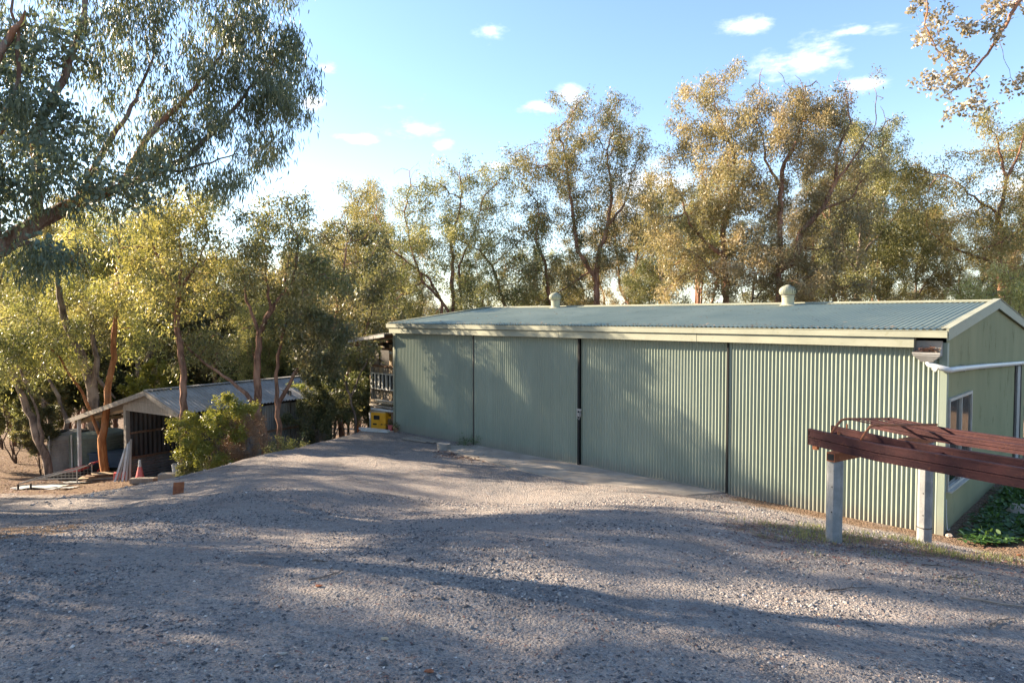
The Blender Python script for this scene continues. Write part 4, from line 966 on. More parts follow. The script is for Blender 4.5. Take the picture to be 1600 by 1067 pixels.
# low wire cage trailer
c = gp(72, 22.4); cg = thing('mesh_cage', 'low folding wire mesh cage lying in front of the barrow', 'wire cage', c)
def CG(x, y, z): 
    return c + Vector((x * .98, y + x * .12, z))
fr_ = MB(); 
for (p, q) in (((-.9, 0, .04), (1.0, 0, .04)), ((-.9, .8, .04), (1.0, .8, .04)), ((-.9, 0, .10), (.9, 0, .52)), ((-.9, .8, .1), (.9, .8, .52)), ((.9, 0, .04), (.9, 0, .52)), ((.9, .8, .04), (.9, .8, .52)), ((.9, 0, .52), (.9, .8, .52)), ((-.9, 0, .1), (-.9, .8, .1))): fr_.tube([CG(*p), CG(*q)], .016, 6)
fr_.build('frame', 'galv', cg); ms = MB()
for k in range(15):
    x_ = -.8 + k * .12; z_ = .1 + (x_ + .9) / 1.8 * .42
    for y_ in (0, .8): ms.tube([CG(x_, y_, .04), CG(x_, y_, z_)], .004, 3)
    ms.tube([CG(x_, 0, z_), CG(x_, .8, z_)], .004, 3)
for z_ in (.14, .24, .34, .44):
    x0_ = -.9 + (z_ - .1) / .42 * 1.8
    for y_ in (0, .8): ms.tube([CG(x0_, y_, z_), CG(.9, y_, z_)], .004, 3)
ms.build('wire_mesh', 'galv', cg)
for k, (px, py, lx, ly, lab) in enumerate(((62, 752, 1.5, .55, 'crumpled silver sheet lying flat in front of the wire cage'), (124, 745, 1.1, .5, 'pale sheet lying between the barrow and the carport post'), (95, 757, .8, .35, 'small pale scrap sheet nearest the driveway'))):
    c = gp(px, (21.9, 23.0, 21.3)[k]); n1 = 9; vv = []; ff = []
    for i in range(n1):
        for j in range(n1): vv.append((c.x + (i / 8 - .5) * lx + (j / 8 - .5) * .2, c.y + (j / 8 - .5) * ly, H(c.x + (i / 8 - .5) * lx, c.y + (j / 8 - .5) * ly) + .05 + .05 * float(vnoise(np.array(i * .9 + k * 7), np.array(j * .9)))))
    for i in range(n1 - 1):
        for j in range(n1 - 1): ff.append([i * n1 + j, (i + 1) * n1 + j, (i + 1) * n1 + j + 1, i * n1 + j + 1])
    me = bpy.data.meshes.new('metal_sheet'); me.from_pydata(vv, [], ff); me.update(); o = link('scrap_sheet', me, None, 'dirty_white'); props(o, lab, 'metal sheet', 'scrap sheets left of the carport')
for k in range(2):
    c = gp((24, 44)[k], 21.6); o = MB().tube([c - zz * .1, c + Vector((.0, 0, .2))], .03, 6).build('short_stake', 'black'); props(o, ['short dark stake at the far left end of the scrap', 'short dark stake just right of the leftmost stake'][k], 'stake', 'short stakes in front of the wire cage')
# water tanks
def tank(px, Y, r, h, label, m):
    c = gp(px, Y); c.z -= .3; t = thing('water_tank', label, 'water tank', c, 'water tanks behind the carport'); pr = [(r, 0)]
    for k in range(int(h / .09)): pr += [(r + .012, k * .09 + .03), (r, k * .09 + .08)]
    pr += [(r * .9, h + .08), (.3, h + .2)]; MB().lathe(c, pr, 40).build('tank_wall', m, t, smooth=False)
    MB().lathe(c + Vector((-r * .3, -r * .3, h + .12)), [(.22, 0), (.22, .1), (.1, .12)], 18).build('lid', 'black', t)
    MB().tube([c + Vector((-r * .5, -r * .9, .3)), c + Vector((-r * .5, -r * .93, h + .1))], .03, 8).build('inlet_pipe', 'white', t)
tank(113, 26.5, .85, 1.75, 'grey green water tank behind the red barrow, the left one', 'galv_old'); tank(152, 26.2, .95, 1.8, 'dark green water tank seen under the lean-to, the right one', 'tank')
c = gp(182, 25.5); t = thing('blue_skip', 'faded blue steel trailer tray behind the carport lean-to', 'trailer', c)
MB().box(c + Vector((.1, 0, .62)), (1.75, 1.0, .5)).build('tray', 'blue', t, .015); MB().box(c + Vector((.1, -.0, .88)), (1.82, 1.08, .04)).build('rim', 'blue', t)
for sx in (-.45, .6): 
    o = MB().lathe(Vector((0, 0, 0)), [(.08, -.09), (.26, -.08), (.28, 0), (.26, .08), (.08, .09)], 18).build('wheel', 'black', t); o.matrix_parent_inverse = Matrix.Identity(4); o.rotation_euler = (R(90), 0, 0); o.location = Vector((sx, -.42, .28))
# ------------------------------------------------------------------ tall gums behind the shed
LS = (0.125, 0.038)
tA = bgtree('many-stemmed gum with bare twigs on top, above the shed roof far end', 34, 708,
   [([(708, 486), (706, 376), (717, 336), (722, 300)], .13, .03), ([(700, 486), (666, 431), (611, 391), (596, 360)], .09, .02), ([(721, 482), (717, 415), (742, 360), (752, 320)], .09, .02),
    ([(790, 480), (769, 415), (749, 391), (712, 372)], .10, .02), ([(690, 470), (660, 440), (640, 380), (632, 330)], .09, .03)],
   [(645, 300, 32, 28), (700, 300, 48, 34), (762, 305, 48, 36), (650, 362, 52, 38), (738, 366, 60, 42), (612, 415, 34, 34), (800, 420, 46, 40), (690, 430, 50, 34), (625, 470, 40, 26), (768, 455, 50, 25), (830, 380, 26, 40)],
   leaves=58000, leafsize=LS, leafm='leaf_olive', barkm='bark_red', bare=pxblob([(628, 268, 26, 20), (600, 318, 22, 22), (662, 262, 22, 16), (720, 262, 26, 12), (590, 350, 14, 20)], 34))
tB = bgtree('tall leafy gum with rounded green top, right of the left vent', 33, 934,
   [([(932, 480), (934, 403), (950, 352), (956, 310), (948, 235)], .17, .04), ([(934, 440), (902, 391), (895, 336), (888, 277), (880, 225)], .12, .03), ([(950, 352), (975, 320), (985, 280)], .07, .02),
    ([(859, 466), (853, 415), (838, 380), (842, 330)], .12, .03), ([(930, 420), (880, 452), (850, 470)], .05, .02)],
   [(945, 165, 36, 26), (893, 195, 42, 30), (975, 215, 38, 32), (932, 215, 46, 34), (860, 235, 40, 30), (900, 280, 60, 40), (835, 290, 34, 34), (838, 350, 38, 36), (975, 300, 36, 40), (890, 350, 52, 36), (965, 385, 42, 42), (905, 430, 60, 28), (848, 425, 34, 28)],
   leaves=58000, leafsize=LS, leafm='leaf_olive', barkm='bark_red')
tC = bgtree('tall reddish-trunked gum with pinkish-tan top, left of the right vent', 30, 1134,
   [([(1134, 476), (1130, 360), (1144, 311), (1148, 245), (1128, 190)], .17, .04), ([(1130, 402), (1103, 380), (1078, 350), (1060, 300)], .10, .03), ([(1144, 311), (1168, 270), (1180, 230)], .08, .02), ([(1128, 440), (1090, 400), (1060, 385)], .07, .02)],
   [(1135, 150, 40, 24), (1105, 195, 44, 34), (1160, 200, 36, 34), (1058, 240, 40, 32), (1112, 258, 50, 38), (1035, 305, 34, 40), (1080, 330, 50, 36), (1150, 300, 40, 40), (1042, 395, 38, 36), (1110, 400, 40, 34), (1160, 425, 42, 34), (1060, 450, 40, 22)],
   leaves=58000, leafsize=LS, leafm='leaf_warm', barkm='bark_red', bare=pxblob([(1120, 122, 34, 12), (1080, 160, 20, 16)], 30))
tD = bgtree('broad gum with dark forked trunk and bare twiggy crown behind the right turbine vent', 29, 1218,
   [([(1216, 472), (1218, 369), (1222, 266), (1243, 224), (1258, 175)], .17, .04), ([(1240, 420), (1251, 364), (1284, 327), (1305, 286), (1307, 237), (1330, 190)], .15, .03), ([(1222, 300), (1195, 250), (1190, 200)], .08, .02),
    ([(1284, 327), (1330, 310), (1350, 280)], .06, .02), ([(1305, 286), (1340, 240), (1368, 195)], .06, .015)],
   [(1200, 160, 38, 28), (1262, 160, 44, 34), (1205, 230, 42, 36), (1272, 225, 42, 36), (1310, 175, 30, 30), (1310, 270, 40, 34), (1235, 310, 44, 36), (1180, 340, 34, 30), (1215, 410, 46, 34), (1285, 395, 46, 40), (1330, 340, 30, 30), (1260, 450, 60, 20)],
   leaves=58000, leafsize=LS, leafm='leaf_warm', barkm='bark_red', bare=pxblob([(1352, 170, 34, 34), (1290, 118, 50, 16), (1375, 215, 22, 24), (1220, 120, 40, 12), (1345, 130, 26, 16)], 29))
tE = bgtree('medium gum with mottled green crown, right of the bare-topped gum', 33, 1342,
   [([(1338, 470), (1346, 348), (1368, 300), (1380, 250)], .13, .03), ([(1344, 400), (1390, 350), (1412, 320)], .08, .02), ([(1342, 430), (1318, 390), (1312, 350)], .07, .02)],
   [(1388, 225, 36, 28), (1355, 262, 34, 28), (1410, 285, 30, 36), (1368, 320, 44, 36), (1415, 350, 28, 34), (1340, 390, 42, 36), (1395, 405, 44, 38), (1335, 445, 50, 22), (1405, 452, 40, 20)],
   leaves=50000, leafsize=LS, leafm='leaf_olive', barkm='bark_grey')
tF = bgtree('gum with open golden crown and spreading left limbs above the gable end', 30, 1566,
   [([(1563, 439), (1563, 393), (1563, 327), (1573, 278), (1557, 216)], .15, .04), ([(1563, 335), (1530, 315), (1507, 294), (1480, 275)], .07, .02), ([(1563, 420), (1540, 405), (1515, 397), (1480, 385), (1454, 364)], .09, .02), ([(1573, 278), (1592, 240), (1600, 210)], .07, .02), ([(1563, 393), (1600, 350), (1620, 320)], .07, .02)],
   [(1555, 205, 36, 22), (1596, 228, 32, 26), (1530, 235, 26, 20), (1475, 262, 30, 20), (1505, 300, 36, 20), (1450, 310, 22, 22), (1470, 352, 30, 16), (1590, 300, 26, 22), (1540, 345, 30, 16), (1590, 370, 30, 26), (1560, 410, 40, 18), (1640, 300, 40, 60)],
   leaves=28000, leafsize=LS, leafm='leaf_gold', barkm='bark_red')
tG = bgtree('low dense green gum at the right edge of the photo, just behind the gable roof', 27, 1592,
   [([(1592, 500), (1590, 460), (1586, 435)], .09, .03), ([(1592, 490), (1615, 460), (1630, 430)], .06, .02)],
   [(1575, 470, 26, 26), (1605, 455, 34, 34), (1590, 500, 40, 34), (1560, 445, 18, 16), (1640, 480, 40, 50)], leaves=14000, leafsize=LS, leafm='leaf_gold', barkm='bark_grey')
# second row of gums, seen through the gaps of the first
srcs = [tA, tB, tC, tD, tE, tF]

# ------------------------------------------------------------------ gums around the carport and the left woodland
GL = 'gum trees around the carport'
def ltree(label, Y, basepx, mains, blobs, group=GL, **kw):
    b = root(basepx, Y) if not isinstance(basepx, Vector) else basepx; st = []
    for i, (pts, ra, rb) in enumerate(mains):
        P = pxs(pts, Y); join = i > 0 and len(pts[0]) < 4
        if not join: P = [b + Vector((0.05 * i, 0, 0))] + P
        st.append((P, ra, rb, join and True))
    return make_tree('gum_tree', label, 'tree', b, st, pxblob(blobs, Y), group=group, **kw)[0]
LL = (0.13, 0.036)
tH = ltree('slim straight red-barked gum standing at the front right corner of the carport', 20.2, 286,
   [([(287, 650), (285, 568), (276, 506), (278, 457)], .115, .07), ([(278, 457), (255, 425), (247, 403), (231, 362), (222, 330)], .06, .015), ([(278, 457), (300, 425), (312, 405), (326, 372)], .055, .015), ([(278, 457), (284, 400), (280, 350)], .05, .015), ([(276, 500), (255, 470), (225, 448), (190, 440)], .04, .01)],
   [(250, 318, 46, 24), (310, 310, 46, 26), (225, 362, 36, 30), (275, 360, 40, 28), (330, 362, 34, 34), (215, 415, 34, 28), (300, 405, 46, 26), (245, 460, 36, 20), (340, 420, 26, 30), (190, 460, 24, 24), (318, 465, 30, 20)],
   leaves=15000, leafsize=LL, leafm='leaf_gold', barkm='bark_red', step=.2, clump=.32, jitter=.15, dens=4)
tI = ltree('forked brown-barked gum growing beside the right wall of the carport shed', 20.6, 412,
   [([(415, 705), (403, 642), (401, 587), (405, 520), (424, 485), (448, 457), (460, 425), (466, 380)], .14, .04), ([(400, 640), (385, 615), (369, 603), (338, 579), (300, 550), (275, 520)], .08, .02), ([(405, 520), (385, 470), (380, 420)], .06, .02), ([(424, 485), (415, 430), (410, 370)], .05, .015)],
   [(395, 345, 48, 28), (450, 342, 46, 28), (370, 395, 36, 34), (425, 395, 46, 34), (480, 395, 40, 36), (400, 450, 44, 26), (465, 452, 40, 26), (500, 440, 24, 34), (335, 540, 26, 18), (300, 535, 26, 16)],
   leaves=15000, leafsize=LL, leafm='leaf_olive', barkm='bark_red', step=.2, clump=.32, jitter=.15, dens=4)
tI2 = ltree('twin-stemmed gum with crooked right stem at the bank top beside the carport', 21.2, 438,
   [([(436, 676), (434, 638), (444, 615), (460, 583), (476, 560), (492, 520)], .10, .03), ([(434, 640), (432, 600), (434, 556), (448, 497), (446, 438), (452, 400)], .075, .02), ([(460, 583), (490, 575), (515, 560)], .035, .01)],
   [(480, 545, 30, 22), (450, 480, 36, 30), (505, 505, 26, 30), (520, 560, 24, 18), (455, 420, 36, 26)],
   leaves=15000, leafsize=LL, leafm='leaf_dark', barkm='bark_red', step=.25, clump=.28, jitter=.14, dens=4)
tJ = ltree('dark green gum filling the space left of the lean-to roof', 27.5, 534,
   [([(533, 672), (527, 622), (519, 556), (528, 480), (540, 400)], .12, .03), ([(530, 660), (550, 571), (572, 520), (585, 470)], .09, .02), ([(519, 556), (495, 500), (490, 450)], .06, .02)],
   [(530, 355, 36, 26), (575, 378, 30, 28), (500, 395, 34, 30), (548, 420, 46, 34), (595, 440, 28, 38), (505, 460, 34, 30), (560, 485, 40, 32), (600, 505, 26, 24), (510, 520, 30, 26), (580, 530, 30, 20), (500, 585, 34, 24), (545, 560, 24, 20)],
   leaves=24000, leafsize=(.14, .042), leafm='leaf_dark', barkm='bark_red', step=.3, clump=.38)
tJ2 = ltree('bushy gum with crooked pale limbs leaning in front of the lean-to roof edge', 24, 552,
   [([(556, 660), (548, 620), (560, 590), (575, 560)], .06, .02), ([(548, 620), (535, 585), (525, 560), (560, 548)], .05, .015)],
   [(540, 560, 26, 20), (520, 610, 26, 26), (540, 635, 16, 18), (500, 640, 28, 24), (515, 575, 22, 18)],
   leaves=13000, leafsize=LL, leafm='leaf_dark', barkm='bark_grey', step=.22, clump=.26, jitter=.12, up=.0)
tL1 = ltree('dark gum trunk leaning left, the leftmost leaning one beside the gravel', 24, 76,
   [([(74, 722), (54, 671), (37, 622), (19, 580), (4, 540), (-10, 490)], .15, .06), ([(72, 720), (66, 680), (60, 650), (40, 600)], .09, .03)],
   [(10, 470, 50, 40), (50, 440, 46, 40), (-40, 420, 50, 50), (30, 540, 44, 34), (-30, 540, 40, 40), (80, 500, 36, 30)],
   leaves=15000, leafsize=LL, leafm='leaf_olive', barkm='bark_grey', step=.3, clump=.36)
tL2 = ltree('gum with two dark leaning stems just right of the leftmost leaning trunk', 27, 92,
   [([(90, 700), (78, 655), (66, 625), (37, 593), (22, 560)], .13, .05), ([(95, 702), (105, 660), (92, 620), (75, 590), (60, 540), (62, 500)], .10, .04), ([(66, 625), (95, 640), (108, 655)], .04, .02)],
   [(60, 470, 50, 36), (110, 460, 46, 40), (20, 500, 40, 30), (90, 540, 44, 30), (50, 580, 30, 20), (130, 510, 34, 30), (70, 410, 50, 36)],
   leaves=15000, leafsize=LL, leafm='leaf_gold', barkm='bark_grey', step=.3, clump=.36)
tL3 = ltree('thickest dark gum trunk, leaning left behind the carport lean-to', 26, 152,
   [([(148, 690), (146, 626), (136, 580), (120, 540), (100, 495), (92, 450)], .24, .10), ([(146, 610), (152, 560), (143, 510), (150, 440)], .13, .04), ([(128, 560), (160, 600), (180, 622)], .09, .05)],
   [(110, 400, 60, 40), (170, 420, 50, 40), (60, 370, 50, 40), (150, 480, 40, 30), (200, 380, 44, 36), (120, 340, 60, 30), (180, 520, 30, 24)],
   leaves=30000, leafsize=LL, leafm='leaf_olive', barkm='bark_grey', step=.32, clump=.38)
tL4 = ltree('pale smooth-stemmed gum with an orange-barked base, seen under the carport lean-to', 23.5, 162,
   [([(160, 700), (165, 655), (168, 610), (177, 547), (181, 498), (178, 440), (188, 380)], .15, .05), ([(150, 706), (158, 690), (140, 640), (120, 600), (95, 560), (80, 545)], .07, .03)],
   [(190, 350, 50, 34), (150, 400, 40, 34), (220, 410, 34, 30), (180, 460, 40, 26), (110, 545, 36, 24), (210, 500, 30, 24), (140, 330, 40, 24)],
   leaves=15000, leafsize=LL, leafm='leaf_gold', barkm='bark_orange', step=.28, clump=.34)
tL5 = ltree('V-shaped dark gum standing behind the carport ridge', 31, 224,
   [([(223, 610), (228, 575), (239, 535), (246, 480)], .2, .08), ([(222, 605), (216, 575), (211, 545), (196, 490)], .14, .05)],
   [(250, 430, 50, 40), (200, 440, 46, 36), (230, 380, 50, 30), (280, 480, 40, 36), (215, 500, 36, 26)],
   leaves=26000, leafsize=(.14, .042), leafm='leaf_olive', barkm='bark_grey', step=.32, clump=.38)

# ------------------------------------------------------------------ the big gum hanging in from the upper left
def near_gum():
    Y = 9.2; b = gp(-330, 9.6); b.z -= .2
    def q(px, py, y): return at(px, py, y)
    stems = [([b, q(-300, 700, 9.5), q(-230, 540, 9.3), q(-120, 455, 9.1)], .26, .17, False),
             ([q(-120, 455, 9.1), q(0, 385, 9.0), q(60, 345, 9.1), q(120, 318, 9.2), q(190, 292, 9.4), (q(290, 248, 9.7))], .155, .035, True),
             ([q(60, 345, 9.1), q(58, 270, 9.0), q(55, 205, 8.9), q(90, 140, 8.9), q(130, 40, 9.0), (q(140, -60, 9.2))], .075, .03, True),
             ([q(120, 318, 9.2), q(160, 240, 9.3), q(200, 180, 9.4), q(240, 90, 9.6)], .06, .015, True),
             ([q(190, 292, 9.4), q(230, 215, 9.6), q(280, 165, 9.9), q(345, 90, 10.2), q(370, 20, 10.4)], .055, .015, True),
             ([q(290, 248, 9.7), q(340, 200, 10.0), q(400, 130, 10.3), q(430, 90, 10.5)], .04, .01, True),
             ([q(230, 270, 9.5), q(300, 262, 9.6), q(370, 240, 9.8)], .025, .008, True),
             ([q(0, 385, 9.0), q(70, 378, 8.9), q(130, 415, 9.0)], .05, .01, True),
             ([q(-120, 455, 9.1), q(-60, 260, 8.6), q(-20, 120, 8.4), q(40, 20, 8.4)], .11, .03, True),
             ([q(0, 385, 9.0), q(-20, 260, 8.7), q(30, 120, 8.5), q(20, 0, 8.4)], .05, .015, True),
             ([q(-60, 260, 8.6), q(-140, 60, 8.3), q(-160, -150, 8.5)], .08, .02, True)]
    bl = []
    def add(px, py, rx, ry, y): k = y / F; bl.append((tuple(q(px, py, y)), rx * k, (rx + ry) / 2 * k, ry * k))
    for a in ((455, 110, 30, 40, 10.4), (452, 150, 24, 30, 10.3), (440, 85, 34, 40, 10.4), (425, 50, 40, 40, 10.4), (410, 130, 34, 36, 10.2), (380, 80, 40, 36, 10.2), (395, 20, 46, 30, 10.3), (420, 165, 30, 34, 10.2), (405, 225, 26, 26, 10.0), (350, 40, 46, 40, 10.2), (370, 120, 36, 40, 10.1),
              (300, 30, 46, 40, 10.0), (340, 190, 36, 30, 9.9), (300, 120, 36, 30, 9.8), (250, 50, 36, 36, 9.7), (255, 150, 26, 24, 9.7), (370, 270, 20, 14, 9.8), (200, 40, 30, 40, 9.5), (280, 215, 28, 22, 9.7), (310, -40, 100, 30, 10), (120, -20, 80, 30, 9.3), (440, -20, 30, 20, 10.4),
              (180, 110, 26, 30, 9.4), (225, 235, 26, 20, 9.4), (-60, 0, 80, 70, 8.8), (-150, 120, 80, 90, 9)): add(*a)
    round_bl = []
    def addr(px, py, rx, ry, y): k = y / F; bl.append((tuple(q(px, py, y)), rx * k, (rx + ry) / 2 * k, ry * k)); round_bl.append(bl[-1])
    for a in ((20, 180, 28, 28, 8.6), (60, 230, 32, 32, 8.5), (25, 290, 28, 24, 8.6), (105, 270, 38, 30, 8.7), (160, 300, 40, 24, 8.8), (60, 400, 30, 16, 8.6), (215, 290, 34, 18, 9.0), (20, 90, 34, 40, 8.6), (90, 60, 34, 36, 8.8), (-40, 300, 50, 60, 8.6), (255, 262, 20, 14, 9.2), (70, 160, 22, 30, 8.7), (120, 200, 22, 20, 8.8)): addr(*a)
    loc = np.array(b)
    t, N, r = make_tree('gum_tree', 'large gum hanging over the drive from the upper left corner of the photo', 'tree', b, stems, bl, leaves=40000, leafsize=(.10, .016), leafm='leaf_near', barkm='bark_near',
                   dens=22, step=.12, clump=.18, tip=.003, shape='lance', droop=1.9, spread=.5, jitter=.085, thin=.010, part='crown', up=-.02, jit=.3, kill=.13, wfun=lambda Q: np.where(sum(((((Q - np.array(c)) / np.array([a, b_, d])) ** 2).sum(1) < 1.3).astype(int) for (c, a, b_, d) in round_bl) > 0, 0.12, 1.0))
    inb = np.zeros(len(N), bool)
    for (c, rx, ry, rz_) in round_bl: inb |= (((N + loc - np.array(c)) / np.array([rx, ry, rz_])) ** 2).sum(1) < 1.5
    el = np.where(inb & (r < .012))[0]; pick = rng.choice(el, 5200); P = N[pick] + rng.normal(0, .10, (len(pick), 3))
    link('round_leaves', leaf_mesh('round_leaves', P, .056, .05, .35, 'round', None, .8), t, 'leaf_round').matrix_parent_inverse = Matrix.Identity(4)
    print('near gum nodes', len(N)); return t
tK = near_gum()

# ------------------------------------------------------------------ branch reaching in at the upper right
def twig_gum():
    b = gp(2150, 8.4); b.z -= .2; q = lambda px, py, y=8.0: at(px, py, y)
    stems = [([b, q(2150, 300, 8.3), q(2000, -120, 8.2), q(1900, -300, 8.1)], .22, .12, False), ([q(2000, -120, 8.2), q(1800, -160, 8.1), q(1640, -40, 8.0), q(1590, 5, 8.0), q(1560, 60, 8.0), q(1530, 100, 8.0), q(1500, 135, 8.0), q(1478, 150, 8)], .035, .004, True),
             ([q(1640, -40, 8.0), q(1560, -50, 7.9), q(1500, -30, 7.9), q(1450, -10, 7.9), q(1445, 40, 7.9), q(1460, 70, 7.9), q(1490, 110, 7.9)], .014, .004, True), ([q(1590, 5), q(1540, 25), q(1515, 45)], .005, .003, True),
             ([q(1500, 130), q(1470, 115), q(1452, 125)], .004, .003, True), ([q(1530, 110), q(1532, 150), q(1540, 170)], .003, .0025, True), ([q(1560, 60), q(1572, 100), q(1585, 130)], .003, .0025, True)]
    bl = []
    for (px, py, rx, ry) in ((1440, 15, 22, 22), (1455, 55, 22, 16), (1470, 35, 14, 16), (1480, 75, 14, 10), (1492, 105, 12, 12), (1515, 90, 20, 12), (1500, 130, 14, 10), (1525, 40, 14, 8), (1555, 40, 14, 12), (1580, 8, 26, 8), (1550, 3, 14, 8), (1455, 125, 8, 5), (1502, 165, 10, 7), (1535, 155, 8, 6), (1582, 132, 8, 5), (1470, 140, 10, 6), (1800, -180, 150, 80), (1950, -250, 150, 120)):
        k = 8 / F; bl.append((tuple(q(px, py, 8 + random.uniform(-.15, .15))), rx * k, (rx + ry) / 2 * k, ry * k))
    make_tree('gum_tree', 'gum branch with tan sunlit leaves reaching in at the upper right corner', 'tree', b, stems, bl, leaves=8500, leafsize=(.042, .026), leafm='leaf_twig', barkm='bark_near', dens=60, step=.07, clump=.06, tip=.0022, shape='round', droop=.5, spread=.9, jitter=.03, thin=.01, up=0, jit=.35, kill=.08)
twig_gum()

# ------------------------------------------------------------------ woodland fillers: individual copies
order = []
def fill(px, Y, src, s, leafm=None, rz=None):
    order.append((px, Y, src, s, leafm, random.uniform(0, 6.28) if rz is None else rz))
right = [(560, 44, tA, .8), (640, 50, tE, .8), (745, 47, tC, .66), (800, 42, tF, .62), (850, 52, tA, .7), (905, 44, tE, .62), (985, 40, tB, .60), (1035, 38, tE, .66), (1085, 46, tA, .68), (1175, 40, tE, .62), (1255, 44, tB, .6),
         (1300, 38, tC, .66), (1375, 46, tA, .72), (1440, 38, tE, .58), (1500, 48, tB, .56), (1545, 37, tF, .6), (1610, 42, tE, .66), (1680, 34, tB, .8)]
left = [(-30, 38, tE, .9), (20, 38, tB, .85), (60, 33, tD, .8), (105, 42, tA, .9), (140, 36, tE, .85), (178, 44, tC, .85), (205, 37, tF, .9), (250, 42, tB, .78), (262, 34, tE, .75), (300, 38, tD, .72),
        (330, 32, tF, .85), (350, 44, tC, .75), (372, 36, tE, .72), (400, 30, tB, .55), (425, 40, tA, .80), (455, 34, tE, .68), (480, 42, tB, .66), (500, 34, tD, .58), (575, 38, tE, .68), (610, 36, tA, .60),
        (-20, 50, tD, .8), (130, 56, tA, .8), (240, 56, tF, .75), (335, 58, tD, .7), (440, 58, tC, .65), (530, 56, tA, .65), (640, 60, tE, .65)]
mats_ = ['leaf_olive', 'leaf_gold', 'leaf_dark', 'leaf_olive', 'leaf_warm']
def ordn(k): 
    w_ = ['first', 'second', 'third', 'fourth', 'fifth', 'sixth', 'seventh', 'eighth', 'ninth', 'tenth', 'eleventh', 'twelfth', 'thirteenth', 'fourteenth', 'fifteenth', 'sixteenth', 'seventeenth', 'eighteenth', 'nineteenth', 'twentieth', 'twenty-first', 'twenty-second', 'twenty-third', 'twenty-fourth', 'twenty-fifth', 'twenty-sixth']
    return w_[k]
def plant(lst, row, where, group):
    lst = sorted(lst, key=lambda a: a[0])
    for k, (px, Y, src, s) in enumerate(lst):
        p = gp(px, Y); s2 = s * random.uniform(.95, 1.15) * (1.25 if 'shed' in where else 1)
        copy_tree(src, f'{ordn(k)} gum from the left, {row}, {where}', (p.x, p.y, p.z - .2), random.uniform(0, 6.28), (s2, s2, s2 * random.uniform(.92, 1.1)), group, mats_[(k * 3 + 1) % 5], (random.uniform(-.05, .05), random.uniform(-.05, .05)))
plant([a for a in right if a[1] < 43], 'nearer back row', 'behind the shed gums', 'back-row gums behind the shed')
plant([a for a in right if a[1] >= 43], 'farther back row', 'behind the shed gums', 'back-row gums behind the shed')
plant([a for a in left if a[1] < 37], 'nearer row', 'in woodland behind the carport', 'gums of the left woodland')
plant([a for a in left if 37 <= a[1] < 45], 'middle row', 'in woodland behind the carport', 'gums of the left woodland')
plant([a for a in left if a[1] >= 45], 'farthest row', 'in woodland behind the carport', 'gums of the left woodland')

# open-crowned, many-stemmed gums just outside the left edge
def open_gum(k, x_, y_, label, leaves, Hh, seed):
    r_ = random.Random(seed); b = Vector((x_, y_, H(x_, y_) - .2)); st = []; bl = []
    for i in range(4):
        a = r_.uniform(0, 6.28); l1 = r_.uniform(.2, .9); l2 = l1 + r_.uniform(.5, 1.2); h2 = Hh * r_.uniform(.62, .95)
        st.append(([b + Vector((.15 * i, .1 * i, 0)), b + Vector((math.cos(a) * l1, math.sin(a) * l1, h2 * .5)), b + Vector((math.cos(a) * l2, math.sin(a) * l2, h2))], .11, .035, i > 0))
        for j in range(4):
            f = r_.uniform(.55, 1.05); c = b + Vector((math.cos(a) * l2 * f + r_.uniform(-1.3, 1.3), math.sin(a) * l2 * f + r_.uniform(-1.3, 1.3), h2 * f + .3)); bl.append((tuple(c), .55, .55, .32))
    return make_tree('gum_tree', label, 'tree', b, st, bl, leaves=leaves, leafsize=(.13, .036), leafm='leaf_olive', barkm='bark_grey', dens=5, clump=.28, jitter=.14, group='gums outside the left edge')[0]
tS1 = open_gum(0, -13.6, 10.8, 'open-crowned gum outside the left edge, nearest the drive', 9000, 8.5, 3)
tS2 = open_gum(1, -16.5, 14.2, 'open-crowned gum outside the left edge, farther back', 9000, 9.5, 8)
# trees just outside the left edge: their shade falls over the drive and the shed doors
OUT = [(-15, 8.8, tS2, .95, 1.0), (-19, 12.6, tS1, 1.05, 2.1), (-21, 16, tL4, .75, 5.0), (-24, 13.5, tS1, 1.2, 2.8), (-28, 17.5, tS2, 1.2, .2), (-26, 9, tF, .7, 3.6), (-13.2, 7.2, tS2, .75, 1.2), (-15.5, 3.5, tS2, .9, 2.2), (-13.4, 14.6, tC, .85, 2.0), (-17.8, 18.6, tS1, 1.1, .5), (-21.5, 20.5, tS2, 1.15, 1.5), (-30, 12, tL4, .9, 1), (-27, 22, tS1, 1.2, 3)]
for k, (x_, y_, src, s, r_) in enumerate(OUT):
    copy_tree(src, f'{ordn(k)} gum outside the left edge, shading the drive', (x_, y_, H(x_, y_) - .2), r_, s, 'gums outside the left edge', mats_[k % 4])

# ------------------------------------------------------------------ shrubs and ground plants
def shrub(name, label, px, Y, blobs, leafm, leaves, size, dens=6, step=.14, shape='diamond', droop=-.1, spread=.9, clump=.14, group=None, barkm='bark_grey', cat='shrub', nst=5, bpx=None):
    b = gp(bpx or px, Y); b.z -= .05; bl = pxblob([x + ((0,) if len(x) == 4 else ()) for x in blobs], Y); st = []
    for k in range(nst):
        c = Vector(bl[k % len(bl)][0]); m1 = b.lerp(c, .55) + Vector((random.uniform(-.1, .1), random.uniform(-.1, .1), 0)); st.append(([b + Vector((random.uniform(-.06, .06), random.uniform(-.06, .06), 0)), m1], .022, .010, k > 0))
    return make_tree(name, label, cat, b, st, bl, leaves=leaves, leafsize=size, leafm=leafm, barkm=barkm, dens=dens, step=step, clump=clump, tip=.003, shape=shape, droop=droop, spread=spread, jitter=.06, thin=.03, part='foliage', group=group)[0]
